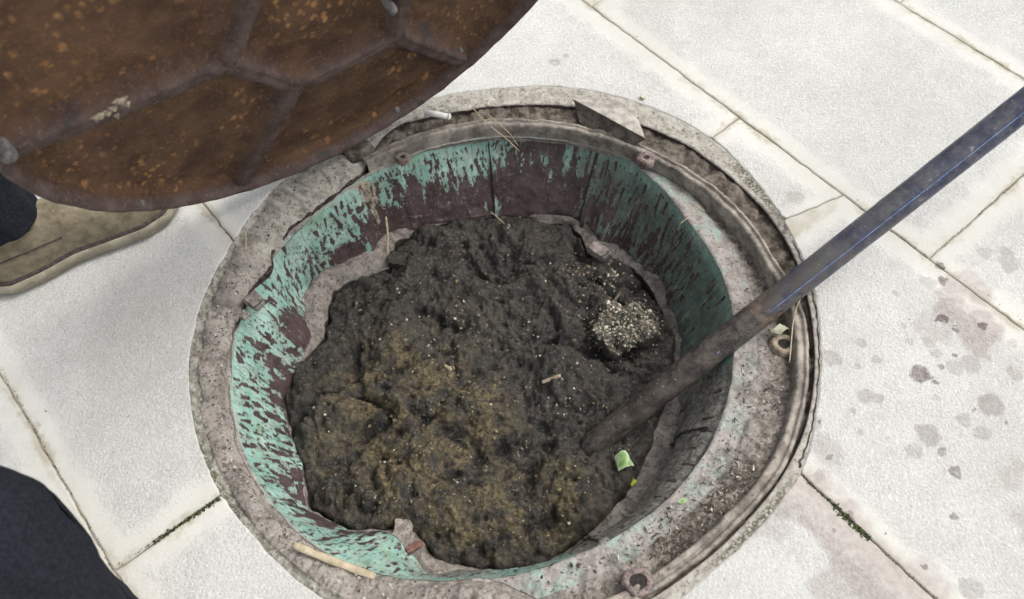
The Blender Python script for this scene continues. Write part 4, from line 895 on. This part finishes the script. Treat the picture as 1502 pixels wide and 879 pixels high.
# folded strip of sheet iron on the rim, top right
MFL = simple('grey_brown_sheet', (.085, .07, .06), (.20, .17, .145), 60, .7, .6, speck=(190, .57, (.045, .035, .03)))
fl = empty('bent_metal_flap', tuple(at(890, 185, 0)), 'bent grey brown metal flap, folded along its length on the upper right rim', 'metal flap')
fo_ = np.array(fl.location)
def patch(nm, top_, bot_, mat, parent, off, bulge=.004, th=.0015, n=22, m_=10):
    t = np.linspace(0, 1, n); A_ = np.array([[np.interp(t, np.linspace(0, 1, len(top_)), [p[k] for p in top_])] for k in range(3)])[:, 0].T
    B_ = np.array([[np.interp(t, np.linspace(0, 1, len(bot_)), [p[k] for p in bot_])] for k in range(3)])[:, 0].T
    g = np.linspace(0, 1, m_)[None, :, None]; G_ = A_[:, None, :]*(1-g)+B_[:, None, :]*g; G_[..., 2] += bulge*np.sin(np.linspace(0, math.pi, m_))[None, :]*np.sin(t*math.pi)[:, None]
    G_ += .0008*fbm(G_[..., 0]*70, G_[..., 1]*70, 0, 3, 5)[..., None]*np.array([.2, .2, 1])
    T_ = G_.reshape(-1, 3)-off; nv = len(T_); F = grid_faces(n, m_); rim = [(i*m_) for i in range(n)]+[(n-1)*m_+j for j in range(1, m_)]+[i*m_+m_-1 for i in range(n-2, -1, -1)]+[j for j in range(m_-2, 0, -1)]
    Fs = [tuple(f) for f in F]+[tuple(x+nv for x in f[::-1]) for f in F]+[(rim[i], rim[(i+1) % len(rim)], rim[(i+1) % len(rim)]+nv, rim[i]+nv) for i in range(len(rim))]
    return pydata(nm, np.vstack([T_, T_-[0, 0, th]]), Fs, mat, parent)
ridge = [at(841, 147, .016), at(875, 165, .017), at(910, 184, .015), at(946, 204, .008)]
patch('upper_face', [at(843, 146, .015), at(880, 143, .004), at(914, 152, .002), at(936, 176, .000), at(946, 203, .007)], ridge+[at(946, 204, .008)], simple('pale_grey_sheet', (.24, .22, .195), (.44, .41, .365), 60, .75, .6, speck=(190, .60, (.09, .075, .065), .7)), fl, fo_, .003)
patch('lower_face', ridge, [at(843, 150, .012), at(850, 180, -.010), at(876, 196, -.012), at(925, 214, -.010), at(946, 205, .006)], MFL, fl, fo_, -.001)
strip('folded_edge', [p+np.array([0, 0, .0006])-fo_ for p in ridge], .0022, .002, MFL, parent=fl, round_=True)
# green leaf scraps
MGR = simple('pale_green_leaf', (.16, .29, .08), (.50, .60, .38), 110, .6, .2); MYG = simple('yellow_green_leaf', (.28, .33, .03), (.45, .48, .06), 80, .6, .2); MPL = simple('dry_pale_leaf', (.42, .42, .30), (.62, .62, .48), 80, .7, .3)
def leaf(nm, corners, z, mat, label, cat, lift=.004, bow=.003):
    P_ = [at(x, y, z+lift*k) for (x, y), k in zip(corners, (0, 1, .6, .2))]; o_ = np.array(P_[0])
    e = empty(nm, tuple(o_), label, cat) if False else None
    n = 8; G_ = []
    for i in range(n):
        for j in range(n):
            u_, v_ = i/(n-1), j/(n-1); p = P_[0]*(1-u_)*(1-v_)+P_[1]*u_*(1-v_)+P_[2]*u_*v_+P_[3]*(1-u_)*v_; p = p+[0, 0, bow*math.sin(u_*math.pi)]; G_.append(p+.0006*RNG.normal(size=3)*.5)
    T_ = np.array(G_)-o_; F = [tuple(f) for f in grid_faces(n, n)]+[tuple(x+n*n for x in f[::-1]) for f in grid_faces(n, n)]
    return pydata(nm, np.vstack([T_, T_-[0, 0, .0005]]), F, mat, None, loc=tuple(o_), label=label, category=cat)
zz = mh_z(*at(915, 676, ZM)[:2])+.008
leaf('leaf_scrap', [(901, 670), (918, 660), (930, 683), (907, 691)], zz, MGR, 'pale green leaf scrap on the muck just below the pipe tip', 'leaf scrap', .007, .006)
leaf('leaf_scrap', [(921, 706), (928, 701), (935, 706), (927, 714)], mh_z(*at(928, 707, ZM)[:2])+.006, MYG, 'tiny yellow green leaf bit at the lower right edge of the muck', 'leaf scrap', .002, .001)
leaf('leaf_scrap', [(1131, 487), (1144, 475), (1158, 482), (1144, 491)], -.012, MPL, 'pale dry leaf on the right ledge beside the ringed bolt lug', 'leaf scrap', .003, .004)
leaf('leaf_scrap', [(993, 735), (1003, 730), (1010, 735), (1000, 740)], -.020, MGR, 'small green leaf bit on the muddy ledge at the lower right', 'leaf scrap', .001, .001)
# sticks, straws and twigs
S_ = lambda pts, wd, lab, rd=True, mat=MSTR: strip('straw', pts, wd, wd, mat, lab, 'straw', round_=rd)
S_([at(1187, 412, .020), at(1172, 440, .018), at(1163, 470, .006), at(1160, 510, .002), at(1158, 532, -.004)], .0016, 'long dry straw curving down the right rim from under the pipe')
S_([at(1187, 414, .018), at(1178, 432, .014), at(1168, 450, .010), at(1165, 458, .006)], .0018, 'short straw bent beside the long straw under the pipe')
S_([at(1120, 470, -.014), at(1128, 482, -.012), at(1140, 490, -.011), at(1152, 478, -.010)], .0011, 'fine straw looped round the pale leaf on the right ledge')
S_([at(693, 158, .004), at(712, 180, -.004), at(742, 203, -.020), at(762, 222, -.045)], .0015, 'thin root hanging over the top edge of the lining')
S_([at(716, 168, .003), at(748, 196, -.01), at(760, 214, -.04)], .0012, 'finer root crossing the thin one over the top edge of the lining')
S_([at(720, 311, -.135), at(733, 322, -.146), at(746, 334, -.155)], .0013, 'pale straw sticking up from the top edge of the muck')
S_([at(566, 318, -.060), at(569, 345, -.085), at(568, 374, -.115)], .0034, 'peeling tan strand hanging down the upper left lining', True)
S_([at(1092, 243, -.006), at(1083, 262, -.010), at(1090, 280, -.008), at(1098, 284, -.006), at(1096, 268, -.008)], .0010, 'fine root curl in the soil gap at the upper right')
S_([at(1004, 297, -.020), at(1020, 300, -.015), at(1034, 310, -.018)], .0011, 'short dry stalk on the flange at the upper right')
S_([at(998, 328, -.022), at(1008, 320, -.020), at(1020, 314, -.020)], .0011, 'dry stalk lying below another on the upper right flange')
S_([at(360, 338, .000), at(361, 352, .001), at(360, 367, .001)], .0022, 'short upright tan straw on the upper left collar')
strip('wood_splinter', [muckp(795, 561, .004), muckp(822, 551, .004)], .0062, .003, MSTK, 'tan wood splinter lying near the middle of the muck', 'splinter')
strip('wood_splinter', [muckp(898, 446, .005), muckp(910, 428, .004)], .0050, .003, simple('grey_wood', (.10, .08, .065), (.22, .18, .14), 90), 'grey brown splinter standing just above the pale clod', 'splinter')
strip('wood_splinter', [muckp(652, 536, .004), muckp(662, 543, .004)], .0055, .003, MSTK, 'stubby tan splinter left of the middle of the muck', 'splinter')
def nug(px, py, z, s, mat, nm, label, cat, sq=(1, .8, .6)):
    p = at(px, py, z); o = rough_box(nm, s*sq[0], s*sq[1], s*sq[2], mat, None, tuple(p), random.random()*3, s*.16, px, 6); o['label'] = label; o['category'] = cat; return o
MPEB = simple('cream_stone', (.42, .39, .31), (.60, .57, .48), 90); MRED = simple('red_brick', (.14, .065, .05), (.24, .13, .10), 140, .9, .8)
MGC = simple('broken_concrete', (.18, .155, .14), (.36, .32, .29), 90, .9, .9, speck=(260, .57, (.08, .065, .055)))
nug(943, 143, .003, .0042, MPEB, 'pebble', 'cream pebble on the white slab just above the upper right collar', 'pebble')
nug(588, 792, ZM+.012, .019, MGC, 'concrete_lump', 'grey concrete lump at the lower edge of the muck', 'lump', (1.5, .7, .35))
nug(607, 803, ZM+.022, .010, MRED, 'brick_fragment', 'red brown brick fragment on the concrete lump at the lower edge', 'brick fragment', (1.25, .45, .35))
nug(374, 441, -.010, .013, MC, 'cement_crumb', 'rough cement crumb bulging over the lining at the left rim', 'crumb', (1, .8, .5))
nug(359, 462, -.009, .007, MC, 'cement_crumb', 'smaller cement crumb just below the bulging one at the left rim', 'crumb', (1, .8, .5))
nug(878, 368, ZM+.028, .018, MGC, 'concrete_lump', 'grey concrete lump on the ledge at the upper right of the muck', 'lump', (1, .55, .45))
nug(585, 383, ZM+.015, .017, MSO if False else MM, 'muck_lump', 'black muck lump at the upper left edge of the muck', 'lump', (1, .8, .7))
# flecks of litter: on the ledge, the collar and the slabs
def ringpt(d0, d1, f0, f1, ra, rb):
    def f():
        d = RNG.uniform(d0, d1); k = RNG.uniform(f0, f1); r = float(ra(d))*(1-k)+float(rb(d))*k; return CX+r*math.cos(math.radians(d)), CY+r*math.sin(math.radians(d))
    return f
seatO = lambda d: R_RO(d)-.016
MDK = simple('dark_fleck', (.030, .024, .02), (.11, .085, .065), 300, .9, 0)
zs = lambda x, y: -.0275
Q = scatter(420, ringpt(285, 345, 0, .85, seatO, R_LIP), .002, .009, zs, (.14, .35))+scatter(260, ringpt(296, 322, 0, .5, seatO, R_LIP), .003, .011, lambda x, y: -.020, (.14, .3))+scatter(90, ringpt(345, 372, 0, .6, seatO, R_LIP), .002, .007, zs, (.15, .4))+scatter(60, ringpt(250, 285, 0, 1, seatO, R_LIP), .002, .008, zs, (.15, .5))
chips('dark_flecks', Q, MDK, kind='stuff', label='dark bits of litter strewn on the muddy ledge inside the frame', category='litter')
Q = scatter(170, ringpt(285, 345, 0, .85, seatO, R_LIP), .002, .008, lambda x, y: -.026, (.14, .35))+scatter(120, ringpt(296, 322, 0, .5, seatO, R_LIP), .003, .010, lambda x, y: -.018, (.14, .3))+scatter(60, ringpt(345, 400, 0, .8, seatO, R_LIP), .002, .005, lambda x, y: -.026, (.2, .5))
chips('pale_flecks', Q, MCH, kind='stuff', label='pale straw bits strewn on the muddy ledge inside the frame', category='litter')
Q = scatter(330, ringpt(130, 262, .15, .95, R_MOI, R_LIP), .0012, .0045, lambda x, y: -.0035, (.3, .8))
chips('collar_grit', Q, MDK, kind='stuff', label='dark grit lying on the left cement collar', category='grit')
Q = scatter(200, ringpt(130, 262, .1, .95, R_MOI, R_LIP), .0012, .005, lambda x, y: -.003, (.3, .9))
chips('collar_crumbs', Q, MPEB, kind='stuff', label='pale crumbs lying on the left cement collar', category='crumbs')

# grit and moss lodged in the joints
MMO = chip_mat('moss_grain', (.012, .016, .006), (.045, .06, .02), (.12, .14, .05), .95)
MGR2 = chip_mat('joint_grain', (.06, .05, .035), (.20, .17, .12), (.42, .38, .30), .95)
def along(px0, px1, spread):
    a_, b_ = at(*px0), at(*px1); d_ = (b_-a_)[:2]/np.linalg.norm((b_-a_)[:2])
    def f():
        t_ = RNG.random(); q_ = RNG.normal(0, spread); p = a_+(b_-a_)*t_; return p[0]-d_[1]*q_, p[1]+d_[0]*q_
    return f
zj = lambda x, y: -.0008
Q = scatter(330, along((225, 795), (322, 731), .0014), .0012, .0045, zj)+scatter(420, along((1222, 742), (1275, 792), .0022), .0015, .0055, zj)+scatter(120, along((1175, 697), (1225, 743), .0012), .001, .003, zj)
chips('joint_moss', Q, MMO, kind='stuff', label='dark green moss lodged in the joints below the manhole, left and right', category='moss')
Q = []
for a_, b_, n_ in (((870, 0), (1250, 300), 260), ((1250, 300), (1502, 470), 160), ((0, 540), (165, 835), 240), ((165, 835), (240, 785), 70), ((1290, 805), (1400, 900), 130), ((1367, 373), (1502, 258), 130), ((1310, 0), (1502, 115), 130), ((1155, 333), (1255, 300), 60), ((305, 310), (345, 355), 30)):
    Q += scatter(n_, along(a_, b_, .0011), .0008, .0028, zj)
chips('joint_grit', Q, MGR2, kind='stuff', label='brown grit lodged in the joints between the white paving slabs', category='grit')
Q = scatter(150, lambda: (RNG.uniform(-.7, .9), RNG.uniform(.15, 1.3)), .0008, .003, lambda x, y: .0002)
Q = [p for p in Q if math.hypot(p[0]-CX, p[1]-CY) > .45]
chips('loose_grit', Q, MGR2, kind='stuff', label='sparse loose grit lying on top of the white paving slabs', category='grit')
